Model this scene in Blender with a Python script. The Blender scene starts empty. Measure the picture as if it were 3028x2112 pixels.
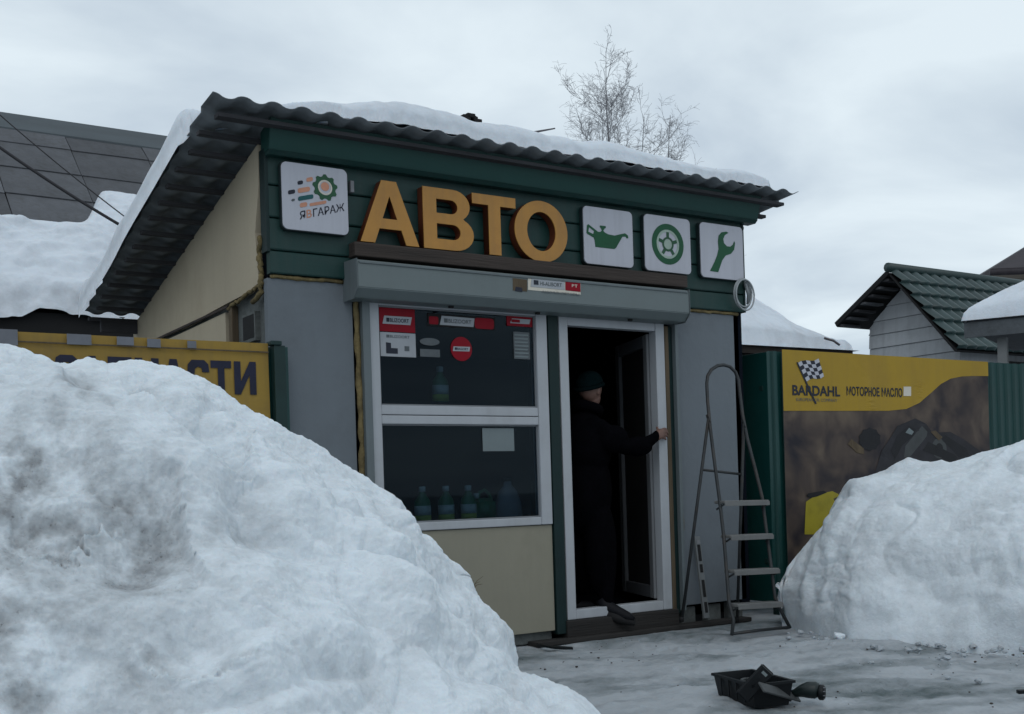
import bpy, bmesh, math, random
import numpy as np
from mathutils import Vector, Matrix
random.seed(7)
D2R = math.radians
S = bpy.context.scene
COL = S.collection

# ------------------------------------------------------------------ camera
CAMP = np.array([-4.46520, -6.64126, 1.01998])
CR = np.array([0.81487854, -0.57877905, -0.03142902])
CU = np.array([0.02470916, -0.01948668, 0.99950474])
CW = np.array([0.57910485, 0.81525155, 0.00157813])
cam_d = bpy.data.cameras.new('camera')
cam = bpy.data.objects.new('camera', cam_d); COL.objects.link(cam)
cam.matrix_world = Matrix(((CR[0], CU[0], -CW[0], CAMP[0]), (CR[1], CU[1], -CW[1], CAMP[1]),
                           (CR[2], CU[2], -CW[2], CAMP[2]), (0, 0, 0, 1)))
cam_d.sensor_width = 36
cam_d.lens = 41.289
cam_d.shift_x = -0.0782
cam_d.shift_y = 0.1277
cam_d.clip_start = 0.05
cam_d.clip_end = 2000
S.camera = cam

# ------------------------------------------------------------------ world, sun, exposure
SUN_EL, SUN_AZ = 48, 215
world = bpy.data.worlds.new('World'); S.world = world
world.use_nodes = True
nt = world.node_tree; nt.nodes.clear()
def N(t, typ, **kw):
    n = t.nodes.new(typ)
    for k, v in kw.items(): setattr(n, k, v)
    return n
wo = N(nt, 'ShaderNodeOutputWorld'); bg = N(nt, 'ShaderNodeBackground')
bg.inputs['Strength'].default_value = 0.1
sky = N(nt, 'ShaderNodeTexSky', sky_type='NISHITA', sun_disc=False)
sky.sun_elevation = D2R(SUN_EL); sky.sun_rotation = D2R(SUN_AZ)
tc = N(nt, 'ShaderNodeTexCoord'); sp = N(nt, 'ShaderNodeSeparateXYZ')
nt.links.new(tc.outputs['Generated'], sp.inputs[0])
ad = N(nt, 'ShaderNodeMath', operation='ADD'); ad.inputs[1].default_value = 0.16
mx0 = N(nt, 'ShaderNodeMath', operation='MAXIMUM'); mx0.inputs[1].default_value = 0.0
nt.links.new(sp.outputs['Z'], mx0.inputs[0]); nt.links.new(mx0.outputs[0], ad.inputs[0])
dv = []
for ax in ('X', 'Y'):
    d = N(nt, 'ShaderNodeMath', operation='DIVIDE'); nt.links.new(sp.outputs[ax], d.inputs[0]); nt.links.new(ad.outputs[0], d.inputs[1]); dv.append(d)
cb = N(nt, 'ShaderNodeCombineXYZ'); nt.links.new(dv[0].outputs[0], cb.inputs[0]); nt.links.new(dv[1].outputs[0], cb.inputs[1])
n1 = N(nt, 'ShaderNodeTexNoise'); n1.inputs['Scale'].default_value = 1.45; n1.inputs['Detail'].default_value = 6; n1.inputs['Roughness'].default_value = 0.5; n1.inputs['Distortion'].default_value = 0.35
nt.links.new(cb.outputs[0], n1.inputs['Vector'])
cr = N(nt, 'ShaderNodeValToRGB'); e = cr.color_ramp.elements
e[0].position = 0.37; e[0].color = (0.56, 0.655, 0.745, 1); e[1].position = 0.61; e[1].color = (0.80, 0.90, 0.96, 1)
nt.links.new(n1.outputs['Fac'], cr.inputs[0])
sc = N(nt, 'ShaderNodeVectorMath', operation='SCALE'); sc.inputs['Scale'].default_value = 10.0
nt.links.new(cr.outputs[0], sc.inputs[0])
mixc = N(nt, 'ShaderNodeMix', data_type='RGBA'); mixc.inputs[0].default_value = 0.93
nt.links.new(sky.outputs[0], mixc.inputs[6]); nt.links.new(sc.outputs[0], mixc.inputs[7])
nt.links.new(mixc.outputs[2], bg.inputs['Color']); nt.links.new(bg.outputs[0], wo.inputs[0])

sun_d = bpy.data.lights.new('sun', 'SUN'); sun_d.energy = 0.5; sun_d.angle = D2R(40); sun_d.color = (1, 0.97, 0.93)
sun = bpy.data.objects.new('sun', sun_d); COL.objects.link(sun)
_az = D2R(SUN_AZ)
_sd = Vector((math.sin(_az) * math.cos(D2R(SUN_EL)), math.cos(_az) * math.cos(D2R(SUN_EL)), math.sin(D2R(SUN_EL))))
sun.rotation_euler = (-_sd).to_track_quat('-Z', 'Y').to_euler()
sun.location = (0, 0, 20)
vs = S.view_settings
vs.view_transform = 'Standard'; vs.look = 'None'; vs.gamma = 1.0; vs.exposure = 0.0; vs.use_curve_mapping = False
S.render.engine = 'CYCLES'

# ------------------------------------------------------------------ helpers
FPX = 3472.917 / (3028 / 2295)
CXP, CYP = 1750.80 / (3028 / 2295), 1442.69 / (3028 / 2295)
def ray(px, py): return CW + CR * ((px - CXP) / FPX) - CU * ((py - CYP) / FPX)
def on(px, py, ax, val):
    """sight line met with the plane ax = val (metres)"""
    d = ray(px, py); i = 'xyz'.index(ax); t = (val - CAMP[i]) / d[i]
    return CAMP + t * d
def at(px, py, dist): return CAMP + ray(px, py) * dist

def mat(name, col, rough=0.7, var=0.12, vscale=3.0, bump=0.0, bscale=40.0, spec=0.3, metal=0.0, stretch=None, dirt=None, dscale=1.5, damt=0.5, dlo=0.5, dhi=0.75, streak=0.0, orand=0.0):
    col = tuple(x * 0.88 for x in col); dirt = tuple(x * 0.88 for x in dirt) if dirt else None
    m = bpy.data.materials.new(name); m.use_nodes = True
    t = m.node_tree; b = t.nodes['Principled BSDF']
    b.inputs['Roughness'].default_value = rough; b.inputs['Metallic'].default_value = metal
    b.inputs['Specular IOR Level'].default_value = spec
    c = N(t, 'ShaderNodeTexCoord'); vec = c.outputs['Object']
    if stretch:
        mp = N(t, 'ShaderNodeMapping'); mp.inputs['Scale'].default_value = stretch
        t.links.new(vec, mp.inputs[0]); vec = mp.outputs[0]
    n = N(t, 'ShaderNodeTexNoise'); n.inputs['Scale'].default_value = vscale; n.inputs['Detail'].default_value = 6; n.inputs['Roughness'].default_value = 0.62
    t.links.new(vec, n.inputs['Vector'])
    r = N(t, 'ShaderNodeValToRGB'); el = r.color_ramp.elements
    el[0].position = 0.3; el[1].position = 0.7
    el[0].color = (*[max(0, x * (1 - var)) for x in col], 1); el[1].color = (*[min(1, x * (1 + var)) for x in col], 1)
    t.links.new(n.outputs['Fac'], r.inputs[0]); out = r.outputs[0]
    if dirt:
        n3 = N(t, 'ShaderNodeTexNoise'); n3.inputs['Scale'].default_value = dscale; n3.inputs['Detail'].default_value = 8; n3.inputs['Roughness'].default_value = 0.7
        t.links.new(vec, n3.inputs['Vector'])
        r3 = N(t, 'ShaderNodeMapRange'); r3.inputs[1].default_value = dlo; r3.inputs[2].default_value = dhi; r3.inputs[4].default_value = damt
        t.links.new(n3.outputs['Fac'], r3.inputs[0])
        mx = N(t, 'ShaderNodeMix', data_type='RGBA'); mx.inputs[7].default_value = (*dirt, 1)
        t.links.new(r3.outputs[0], mx.inputs[0]); t.links.new(out, mx.inputs[6]); out = mx.outputs[2]
    if orand:
        oi = N(t, 'ShaderNodeObjectInfo'); r6 = N(t, 'ShaderNodeMapRange'); r6.inputs[3].default_value = 1 - orand; r6.inputs[4].default_value = 1 + orand
        t.links.new(oi.outputs['Random'], r6.inputs[0]); v6 = N(t, 'ShaderNodeVectorMath', operation='SCALE'); t.links.new(out, v6.inputs[0]); t.links.new(r6.outputs[0], v6.inputs['Scale']); out = v6.outputs[0]
    if streak:
        mp2 = N(t, 'ShaderNodeMapping'); mp2.inputs['Scale'].default_value = (13, 13, 0.7); t.links.new(c.outputs['Object'], mp2.inputs[0])
        n4 = N(t, 'ShaderNodeTexNoise'); n4.inputs['Scale'].default_value = 1.0; n4.inputs['Detail'].default_value = 6; n4.inputs['Roughness'].default_value = 0.65
        t.links.new(mp2.outputs[0], n4.inputs['Vector'])
        n5 = N(t, 'ShaderNodeTexNoise'); n5.inputs['Scale'].default_value = 55; n5.inputs['Detail'].default_value = 3; t.links.new(c.outputs['Object'], n5.inputs['Vector'])
        r5 = N(t, 'ShaderNodeMapRange'); r5.inputs[1].default_value = 0.68; r5.inputs[2].default_value = 0.78; t.links.new(n5.outputs['Fac'], r5.inputs[0])
        r4 = N(t, 'ShaderNodeMapRange'); r4.inputs[1].default_value = 0.45; r4.inputs[2].default_value = 0.75; t.links.new(n4.outputs['Fac'], r4.inputs[0])
        mxx = N(t, 'ShaderNodeMath', operation='MAXIMUM'); t.links.new(r4.outputs[0], mxx.inputs[0]); t.links.new(r5.outputs[0], mxx.inputs[1])
        ml = N(t, 'ShaderNodeMath', operation='MULTIPLY'); ml.inputs[1].default_value = streak; t.links.new(mxx.outputs[0], ml.inputs[0])
        mx = N(t, 'ShaderNodeMix', data_type='RGBA'); mx.inputs[7].default_value = (0.055, 0.052, 0.047, 1)
        t.links.new(ml.outputs[0], mx.inputs[0]); t.links.new(out, mx.inputs[6]); out = mx.outputs[2]
    t.links.new(out, b.inputs['Base Color'])
    rr = N(t, 'ShaderNodeMapRange'); rr.inputs[3].default_value = max(0.05, rough - 0.12); rr.inputs[4].default_value = min(1, rough + 0.12)
    t.links.new(n.outputs['Fac'], rr.inputs[0]); t.links.new(rr.outputs[0], b.inputs['Roughness'])
    if bump:
        n2 = N(t, 'ShaderNodeTexNoise'); n2.inputs['Scale'].default_value = bscale; n2.inputs['Detail'].default_value = 5
        t.links.new(vec, n2.inputs['Vector'])
        bp = N(t, 'ShaderNodeBump'); bp.inputs['Strength'].default_value = bump; bp.inputs['Distance'].default_value = 0.01
        t.links.new(n2.outputs['Fac'], bp.inputs['Height']); t.links.new(bp.outputs[0], b.inputs['Normal'])
    return m

def snow_mat(name, col, dirtcol, fine=1.0):
    """snow with a 'dirt' vertex attribute for grit, fine grain in the bump"""
    m = bpy.data.materials.new(name); m.use_nodes = True
    t = m.node_tree; b = t.nodes['Principled BSDF']
    b.inputs['Roughness'].default_value = 0.75; b.inputs['Specular IOR Level'].default_value = 0.25
    b.inputs['Subsurface Weight'].default_value = 0.35; b.inputs['Subsurface Radius'].default_value = (0.5, 0.8, 1.0); b.inputs['Subsurface Scale'].default_value = 0.03
    c = N(t, 'ShaderNodeTexCoord'); vec = c.outputs['Object']
    at_ = N(t, 'ShaderNodeAttribute', attribute_name='dirt')
    n = N(t, 'ShaderNodeTexNoise'); n.inputs['Scale'].default_value = 9; n.inputs['Detail'].default_value = 8; n.inputs['Roughness'].default_value = 0.7
    t.links.new(vec, n.inputs['Vector'])
    ms = N(t, 'ShaderNodeMath', operation='MULTIPLY_ADD'); ms.inputs[1].default_value = 1.0; ms.inputs[2].default_value = -0.5
    t.links.new(n.outputs['Fac'], ms.inputs[0])
    m2 = N(t, 'ShaderNodeMath', operation='MULTIPLY_ADD'); m2.inputs[1].default_value = 0.9
    t.links.new(ms.outputs[0], m2.inputs[0]); t.links.new(at_.outputs['Fac'], m2.inputs[2])
    # sparse grit
    ng = N(t, 'ShaderNodeTexNoise'); ng.inputs['Scale'].default_value = 70; ng.inputs['Detail'].default_value = 4
    t.links.new(vec, ng.inputs['Vector'])
    rg = N(t, 'ShaderNodeMapRange'); rg.inputs[1].default_value = 0.62; rg.inputs[2].default_value = 0.75; rg.inputs[4].default_value = 0.5
    t.links.new(ng.outputs['Fac'], rg.inputs[0])
    mg = N(t, 'ShaderNodeMath', operation='MULTIPLY'); t.links.new(rg.outputs[0], mg.inputs[0]); t.links.new(at_.outputs['Fac'], mg.inputs[1])
    ma = N(t, 'ShaderNodeMath', operation='ADD', use_clamp=True); t.links.new(m2.outputs[0], ma.inputs[0]); t.links.new(mg.outputs[0], ma.inputs[1])
    mx = N(t, 'ShaderNodeMix', data_type='RGBA'); mx.inputs[6].default_value = (*col, 1); mx.inputs[7].default_value = (*dirtcol, 1)
    t.links.new(ma.outputs[0], mx.inputs[0]); t.links.new(mx.outputs[2], b.inputs['Base Color'])
    b1 = N(t, 'ShaderNodeTexNoise'); b1.inputs['Scale'].default_value = 45; b1.inputs['Detail'].default_value = 7; b1.inputs['Roughness'].default_value = 0.65
    t.links.new(vec, b1.inputs['Vector'])
    bp = N(t, 'ShaderNodeBump'); bp.inputs['Strength'].default_value = 0.6 * fine; bp.inputs['Distance'].default_value = 0.012
    t.links.new(b1.outputs['Fac'], bp.inputs['Height']); t.links.new(bp.outputs[0], b.inputs['Normal'])
    return m

M = {}
M['wall_grey'] = mat('wall_grey', (0.150, 0.172, 0.194), 0.75, 0.07, 1.6, 0.25, 25, dirt=(0.085, 0.09, 0.095), dscale=1.1, damt=0.5, dlo=0.5, dhi=0.8, streak=0.05)
M['beige'] = mat('beige', (0.27, 0.255, 0.20), 0.8, 0.06, 1.2, 0.15, 30, dirt=(0.15, 0.13, 0.09), dscale=1.3, damt=0.45, dlo=0.5, dhi=0.82, streak=0.06)
M['beige_side'] = mat('beige_side', (0.47, 0.405, 0.30), 0.8, 0.07, 1.2, 0.15, 30, dirt=(0.30, 0.24, 0.16), dscale=1.1, damt=0.5, dlo=0.5, dhi=0.82, streak=0.06)
M['siding'] = mat('siding', (0.005, 0.038, 0.034), 0.5, 0.12, 2, 0.1, 20, spec=0.35, dirt=(0.012, 0.034, 0.032), dscale=2.5, stretch=(0.4, 1, 3), streak=0.20, orand=0.08)
M['band'] = mat('band', (0.007, 0.050, 0.043), 0.5, 0.12, 1.5, 0.1, 18, spec=0.35, dirt=(0.014, 0.042, 0.04), dscale=1.8)
M['green_post'] = mat('green_post', (0.003, 0.018, 0.018), 0.55, 0.2, 5, 0.1, 20)
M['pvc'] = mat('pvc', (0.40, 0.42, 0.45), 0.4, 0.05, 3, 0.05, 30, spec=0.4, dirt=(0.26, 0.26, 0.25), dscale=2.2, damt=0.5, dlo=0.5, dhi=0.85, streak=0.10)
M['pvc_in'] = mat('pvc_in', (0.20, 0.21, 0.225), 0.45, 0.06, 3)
M['leaf'] = mat('leaf', (0.10, 0.108, 0.12), 0.5, 0.06, 3, spec=0.15)  # darker copy of pvc_in: indoor shade put into the leaf colour
M['gasket'] = mat('gasket', (0.01, 0.012, 0.014), 0.7)
M['shutter'] = mat('shutter', (0.142, 0.172, 0.176), 0.5, 0.06, 2, 0.05, 25, spec=0.4, dirt=(0.10, 0.12, 0.118), dscale=2, stretch=(0.5, 1, 1), streak=0.08)
M['rail'] = mat('rail', (0.13, 0.155, 0.165), 0.5, 0.08, 4, 0.05, 30, streak=0.30)
M['wood_wet'] = mat('wood_wet', (0.05, 0.039, 0.034), 0.8, 0.4, 6, 0.5, 40, stretch=(0.15, 1, 2.5))
M['grime_wood'] = mat('grime_wood', (0.026, 0.024, 0.023), 0.85, 0.4, 6, 0.5, 40, stretch=(0.15, 1, 2.5))
M['wood'] = mat('wood', (0.10, 0.075, 0.048), 0.85, 0.35, 8, 0.5, 40, stretch=(2.5, 2.5, 0.2))
M['lath'] = mat('lath', (0.05, 0.05, 0.055), 0.9, 0.4, 5, 0.5, 30, stretch=(0.2, 2, 2))
M['foam'] = mat('foam', (0.17, 0.13, 0.06), 0.95, 0.4, 14, 0.8, 60, dirt=(0.06, 0.045, 0.03), dscale=10)
M['concrete'] = mat('concrete', (0.11, 0.12, 0.118), 0.9, 0.3, 9, 0.7, 40, dirt=(0.08, 0.08, 0.07), dscale=5)
M['dark'] = mat('dark', (0.012, 0.012, 0.013), 0.8)
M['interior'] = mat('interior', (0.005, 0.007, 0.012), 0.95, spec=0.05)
M['roof_under'] = mat('roof_under', (0.165, 0.182, 0.195), 0.6, 0.25, 4, 0.1, 20, spec=0.3)
M['eave_grey'] = mat('eave_grey', (0.085, 0.095, 0.105), 0.7, 0.25, 5, 0.3, 20, stretch=(0.3, 2, 2))
M['roof_green'] = mat('roof_green', (0.022, 0.052, 0.052), 0.45, 0.25, 3, 0.15, 20, spec=0.5, dirt=(0.07, 0.08, 0.08), dscale=3)
M['letter'] = mat('letter', (0.43, 0.205, 0.035), 0.42, 0.10, 4, 0.06, 20, spec=0.45, dirt=(0.32, 0.14, 0.03), dscale=5, damt=0.5, streak=0.22)
M['letter_side'] = mat('letter_side', (0.11, 0.028, 0.012), 0.5, 0.15, 4)
M['sign_white'] = mat('sign_white', (0.46, 0.47, 0.53), 0.35, 0.035, 3, 0.03, 15, spec=0.5, dirt=(0.36, 0.37, 0.41), dscale=3, damt=0.5, streak=0.16)
M['sign_edge'] = mat('sign_edge', (0.016, 0.028, 0.03), 0.5)
M['print_green'] = mat('print_green', (0.003, 0.075, 0.028), 0.4, 0.12, 6)
M['print_wheel_grey'] = mat('print_wheel_grey', (0.33, 0.42, 0.36), 0.4, 0.12, 6)
M['print_dark'] = mat('print_dark', (0.012, 0.016, 0.03), 0.5, 0.2, 12)
M['print_navy'] = mat('print_navy', (0.012, 0.014, 0.035), 0.6, 0.3, 8)
M['print_orange'] = mat('print_orange', (0.55, 0.26, 0.17), 0.5, 0.15, 10)
M['print_teal'] = mat('print_teal', (0.01, 0.09, 0.10), 0.5, 0.15, 10)
M['print_gear'] = mat('print_gear', (0.02, 0.085, 0.04), 0.5, 0.2, 10)
M['print_pale'] = mat('print_pale', (0.62, 0.58, 0.50), 0.5, 0.1, 10)
M['red'] = mat('red', (0.24, 0.004, 0.014), 0.5, 0.12, 8, spec=0.15)
M['paper'] = mat('paper', (0.36, 0.38, 0.41), 0.6, 0.06, 6)
M['paper_dim'] = mat('paper_dim', (0.17, 0.205, 0.215), 0.7, 0.06, 6)
M['print_grey'] = mat('print_grey', (0.10, 0.115, 0.125), 0.6, 0.25, 14)
M['yellow_l'] = mat('yellow_l', (0.30, 0.19, 0.033), 0.55, 0.12, 1.6, 0.2, 6, dirt=(0.17, 0.11, 0.045), dscale=2.2, damt=0.6, stretch=(0.5, 1, 1.5), streak=0.25)
M['yellow_r'] = mat('yellow_r', (0.37, 0.235, 0.016), 0.5, 0.08, 1.2, 0.15, 5, dirt=(0.29, 0.175, 0.02), dscale=1.8, damt=0.5, streak=0.12)
M['tape'] = mat('tape', (0.15, 0.16, 0.185), 0.5, 0.15, 6)
M['can_yellow'] = mat('can_yellow', (0.36, 0.30, 0.02), 0.5, 0.25, 5, dirt=(0.3, 0.25, 0.02), dscale=5)
M['snow'] = snow_mat('snow', (0.675, 0.73, 0.775), (0.185, 0.192, 0.20))
M['snow_roof'] = snow_mat('snow_roof', (0.61, 0.655, 0.71), (0.28, 0.29, 0.31), 0.6)
M['ground'] = snow_mat('ground_ice', (0.345, 0.37, 0.395), (0.075, 0.096, 0.10), 1.2)
M['fence'] = mat('fence', (0.004, 0.046, 0.043), 0.45, 0.12, 2, 0.05, 20, spec=0.4, dirt=(0.02, 0.06, 0.055), dscale=2)
M['fence_dark'] = mat('fence_post', (0.010, 0.032, 0.03), 0.5, 0.2, 4)
M['ladder'] = mat('ladder', (0.04, 0.044, 0.047), 0.5, 0.25, 8, 0.1, 60, metal=0.3, dirt=(0.1, 0.07, 0.05), dscale=9, damt=0.5)
M['step'] = mat('step', (0.17, 0.172, 0.17), 0.6, 0.2, 8, 0.2, 40, metal=0.2, dirt=(0.12, 0.12, 0.12), dscale=8)
M['level_m'] = mat('level_m', (0.16, 0.17, 0.175), 0.5, 0.15, 8, metal=0.2)
M['plastic'] = mat('plastic', (0.007, 0.009, 0.011), 0.45, 0.3, 8, 0.1, 40, spec=0.2)
M['tool_green'] = mat('tool_green', (0.005, 0.013, 0.013), 0.45, 0.25, 10, spec=0.4)
M['tool_grey'] = mat('tool_grey', (0.055, 0.06, 0.062), 0.55, 0.2, 10)
M['coil'] = mat('coil', (0.30, 0.325, 0.34), 0.35, 0.1, 10, spec=0.5)
M['cable'] = mat('cable', (0.02, 0.02, 0.024), 0.6)
M['coat'] = mat('coat', (0.002, 0.002, 0.003), 0.95, 0.3, 12, 0.3, 60, spec=0.02)
M['skin'] = mat('skin', (0.17, 0.095, 0.075), 0.55, 0.12, 14)
M['hat'] = mat('hat', (0.002, 0.007, 0.008), 0.95, 0.25, 30, 0.6, 120, spec=0.03)
M['shoe'] = mat('shoe', (0.006, 0.0065, 0.009), 0.6, 0.3, 12, spec=0.15)
M['slate'] = mat('slate', (0.11, 0.115, 0.128), 0.85, 0.28, 3.2, 0.5, 18, dirt=(0.045, 0.047, 0.05), dscale=1.6, damt=0.85, streak=0.50, orand=0.28)
M['ridge_metal'] = mat('ridge_metal', (0.07, 0.085, 0.095), 0.6, 0.2, 3, 0.1, 12, stretch=(0.3, 2, 2))
M['white_siding'] = mat('white_siding', (0.44, 0.455, 0.475), 0.6, 0.06, 2, 0.05, 20, dirt=(0.2, 0.205, 0.21), dscale=2, streak=0.25, orand=0.05)
M['tile_green'] = mat('tile_green', (0.016, 0.040, 0.040), 0.42, 0.25, 3, 0.1, 20, spec=0.5, dirt=(0.035, 0.055, 0.055), dscale=2.5, damt=0.5, orand=0.18)
M['brown_roof'] = mat('brown_roof', (0.042, 0.036, 0.042), 0.7, 0.3, 4, 0.3, 20)
M['cream'] = mat('cream', (0.28, 0.24, 0.20), 0.8, 0.06, 2)
M['bark'] = mat('bark', (0.12, 0.115, 0.125), 0.9, 0.4, 8)
M['twig'] = mat('twig', (0.32, 0.32, 0.34), 0.9, 0.3, 8)
M['bottle'] = mat('bottle', (0.02, 0.16, 0.06), 0.35, 0.2, 10, spec=0.5)
M['bottle_lab'] = mat('bottle_label', (0.50, 0.52, 0.48), 0.5, 0.2, 20)
M['bottle_yel'] = mat('bottle_yellow', (0.42, 0.47, 0.09), 0.5, 0.2, 15)
M['grey_plastic'] = mat('grey_plastic', (0.19, 0.195, 0.21), 0.5, 0.15, 10)
M['pole'] = mat('pole', (0.22, 0.23, 0.235), 0.7, 0.1, 6)
# glass: mostly clear, Fresnel reflection
def glass():
    m = bpy.data.materials.new('window_glass'); m.use_nodes = True; t = m.node_tree; t.nodes.clear()
    o = N(t, 'ShaderNodeOutputMaterial'); mx = N(t, 'ShaderNodeMixShader'); tr = N(t, 'ShaderNodeBsdfTransparent'); gl = N(t, 'ShaderNodeBsdfGlossy')
    fr = N(t, 'ShaderNodeFresnel'); fr.inputs[0].default_value = 1.24; gl.inputs['Color'].default_value = (0.72, 0.88, 1.0, 1)
    gl.inputs['Roughness'].default_value = 0.02; tr.inputs[0].default_value = (0.50, 0.59, 0.65, 1)
    t.links.new(fr.outputs[0], mx.inputs[0]); t.links.new(tr.outputs[0], mx.inputs[1]); t.links.new(gl.outputs[0], mx.inputs[2]); t.links.new(mx.outputs[0], o.inputs[0])
    return m
M['glass'] = glass()

# brown blurred engine photograph printed on the banner
def photo_print():
    m = bpy.data.materials.new('engine_print'); m.use_nodes = True; t = m.node_tree; b = t.nodes['Principled BSDF']
    b.inputs['Roughness'].default_value = 0.55; b.inputs['Specular IOR Level'].default_value = 0.3
    c = N(t, 'ShaderNodeTexCoord')
    n = N(t, 'ShaderNodeTexNoise'); n.inputs['Scale'].default_value = 3.4; n.inputs['Detail'].default_value = 3; n.inputs['Distortion'].default_value = 0.4
    t.links.new(c.outputs['Object'], n.inputs['Vector'])
    r = N(t, 'ShaderNodeValToRGB'); el = r.color_ramp.elements
    el[0].position = 0.3; el[0].color = (0.012, 0.010, 0.016, 1); el[1].position = 0.75; el[1].color = (0.125, 0.094, 0.068, 1)
    k = r.color_ramp.elements.new(0.52); k.color = (0.060, 0.043, 0.036, 1)
    t.links.new(n.outputs['Fac'], r.inputs[0]); t.links.new(r.outputs[0], b.inputs['Base Color'])
    return m
M['photo'] = photo_print()
M['engine_black'] = mat('engine_black', (0.009, 0.009, 0.012), 0.55, 0.5, 6)
M['engine_dark'] = mat('engine_dark', (0.020, 0.019, 0.024), 0.55, 0.5, 5)

def link(name, me, m=None, parent=None, smooth=False):
    o = bpy.data.objects.new(name, me); COL.objects.link(o)
    if m is not None and len(me.materials) == 0: me.materials.append(M[m] if isinstance(m, str) else m)
    if smooth:
        for p in me.polygons: p.use_smooth = True
    if parent is not None:
        o.parent = parent
        if parent.type == 'EMPTY': o.location = -parent.location
    return o
def mesh(name, v, f, m=None, parent=None, smooth=False):
    me = bpy.data.meshes.new(name); me.from_pydata([tuple(map(float, x)) for x in v], [], f); me.validate(); me.update()
    return link(name, me, m, parent, smooth)
def rebase(o):
    """origin to the middle of the thing's base"""
    me = o.data; co = np.empty(len(me.vertices) * 3); me.vertices.foreach_get('co', co); co = co.reshape(-1, 3)
    b = np.array([(co[:, 0].min() + co[:, 0].max()) / 2, (co[:, 1].min() + co[:, 1].max()) / 2, co[:, 2].min()])
    co -= b; me.vertices.foreach_set('co', co.ravel()); me.update(); o.location = tuple(np.array(o.location) + b)
    return o
def tag(o, label, cat, group=None, kind=None):
    o['label'] = label
    if cat: o['category'] = cat
    if group: o['group'] = group
    if kind: o['kind'] = kind
    return o
def thing(name, loc, label, cat, group=None):
    o = bpy.data.objects.new(name, None); COL.objects.link(o); o.location = loc; o.empty_display_size = 0.2
    return tag(o, label, cat, group)
def bm_obj(name, bm, m, parent=None, smooth=False):
    me = bpy.data.meshes.new(name); bm.to_mesh(me); bm.free()
    return link(name, me, m, parent, smooth)
def bm_box(bm, x0, x1, y0, y1, z0, z1):
    vs_ = [bm.verts.new(c) for c in ((x0, y0, z0), (x1, y0, z0), (x1, y1, z0), (x0, y1, z0), (x0, y0, z1), (x1, y0, z1), (x1, y1, z1), (x0, y1, z1))]
    for f in ((3, 2, 1, 0), (4, 5, 6, 7), (0, 1, 5, 4), (1, 2, 6, 5), (2, 3, 7, 6), (3, 0, 4, 7)): bm.faces.new([vs_[i] for i in f])
def box(name, x0, x1, y0, y1, z0, z1, m, parent=None, bev=0.004):
    bm = bmesh.new(); bm_box(bm, x0, x1, y0, y1, z0, z1)
    if bev: bmesh.ops.bevel(bm, geom=bm.edges[:], offset=bev, segments=2, affect='EDGES', profile=0.6)
    return bm_obj(name, bm, m, parent)
def prism_x(name, prof, x0, x1, m, parent=None, bev=0.0):
    """profile of (y,z) swept along x"""
    n = len(prof); v = [(x0, y, z) for y, z in prof] + [(x1, y, z) for y, z in prof]
    f = [tuple(range(n))[::-1], tuple(range(n, 2 * n))] + [(i, (i + 1) % n, n + (i + 1) % n, n + i) for i in range(n)]
    bm = bmesh.new(); bv = [bm.verts.new(c) for c in v]
    for q in f: bm.faces.new([bv[i] for i in q])
    bmesh.ops.recalc_face_normals(bm, faces=bm.faces[:])
    if bev: bmesh.ops.bevel(bm, geom=bm.edges[:], offset=bev, segments=2, affect='EDGES')
    return bm_obj(name, bm, m, parent)
def tube_data(pts, rad, seg=8, V=None, F=None, cap=True):
    V = [] if V is None else V; F = [] if F is None else F
    pts = [Vector(p) for p in pts]; n = len(pts)
    if not hasattr(rad, '__len__'): rad = [rad] * n
    b0 = len(V); up = None
    for i, p in enumerate(pts):
        d = (pts[min(i + 1, n - 1)] - pts[max(i - 1, 0)]).normalized()
        if up is None: up = Vector((0, 0, 1)) if abs(d.z) < 0.9 else Vector((1, 0, 0))
        a = d.cross(up).normalized(); up = a.cross(d).normalized()
        for k in range(seg):
            t = 2 * math.pi * k / seg; V.append(tuple(p + a * math.cos(t) * rad[i] + up * math.sin(t) * rad[i]))
    for i in range(n - 1):
        for k in range(seg):
            F.append((b0 + i * seg + k, b0 + i * seg + (k + 1) % seg, b0 + (i + 1) * seg + (k + 1) % seg, b0 + (i + 1) * seg + k))
    if cap:
        F.append(tuple(b0 + k for k in range(seg))[::-1]); F.append(tuple(b0 + (n - 1) * seg + k for k in range(seg)))
    return V, F
def tube(name, pts, rad, m, parent=None, seg=10, smooth=True):
    V, F = tube_data(pts, rad, seg); return mesh(name, V, F, m, parent, smooth)
def bar(name, p0, p1, w, h, m, parent=None, up=(0, 0, 1), bev=0.003):
    """box section bar between two points"""
    p0, p1 = Vector(p0), Vector(p1); d = (p1 - p0); L = d.length; d.normalize()
    a = d.cross(Vector(up)).normalized(); u = a.cross(d).normalized()
    bm = bmesh.new(); bm_box(bm, -w / 2, w / 2, 0, L, -h / 2, h / 2)
    if bev: bmesh.ops.bevel(bm, geom=bm.edges[:], offset=bev, segments=1, affect='EDGES')
    mm = Matrix(((a.x, d.x, u.x, p0.x), (a.y, d.y, u.y, p0.y), (a.z, d.z, u.z, p0.z), (0, 0, 0, 1)))
    bmesh.ops.transform(bm, matrix=mm, verts=bm.verts[:])
    return bm_obj(name, bm, m, parent)
DG = None
def curve_mesh(name, loops, depth=0.0, bevel=0.0, offset=0.0):
    cu = bpy.data.curves.new(name, 'CURVE'); cu.dimensions = '2D'; cu.fill_mode = 'BOTH'; cu.extrude = depth; cu.bevel_depth = bevel; cu.offset = offset
    for lp in loops:
        s = cu.splines.new('POLY'); s.points.add(len(lp) - 1); s.use_cyclic_u = True
        for i, (x, y) in enumerate(lp): s.points[i].co = (x, y, 0, 1)
    return _conv(name, cu)
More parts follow.
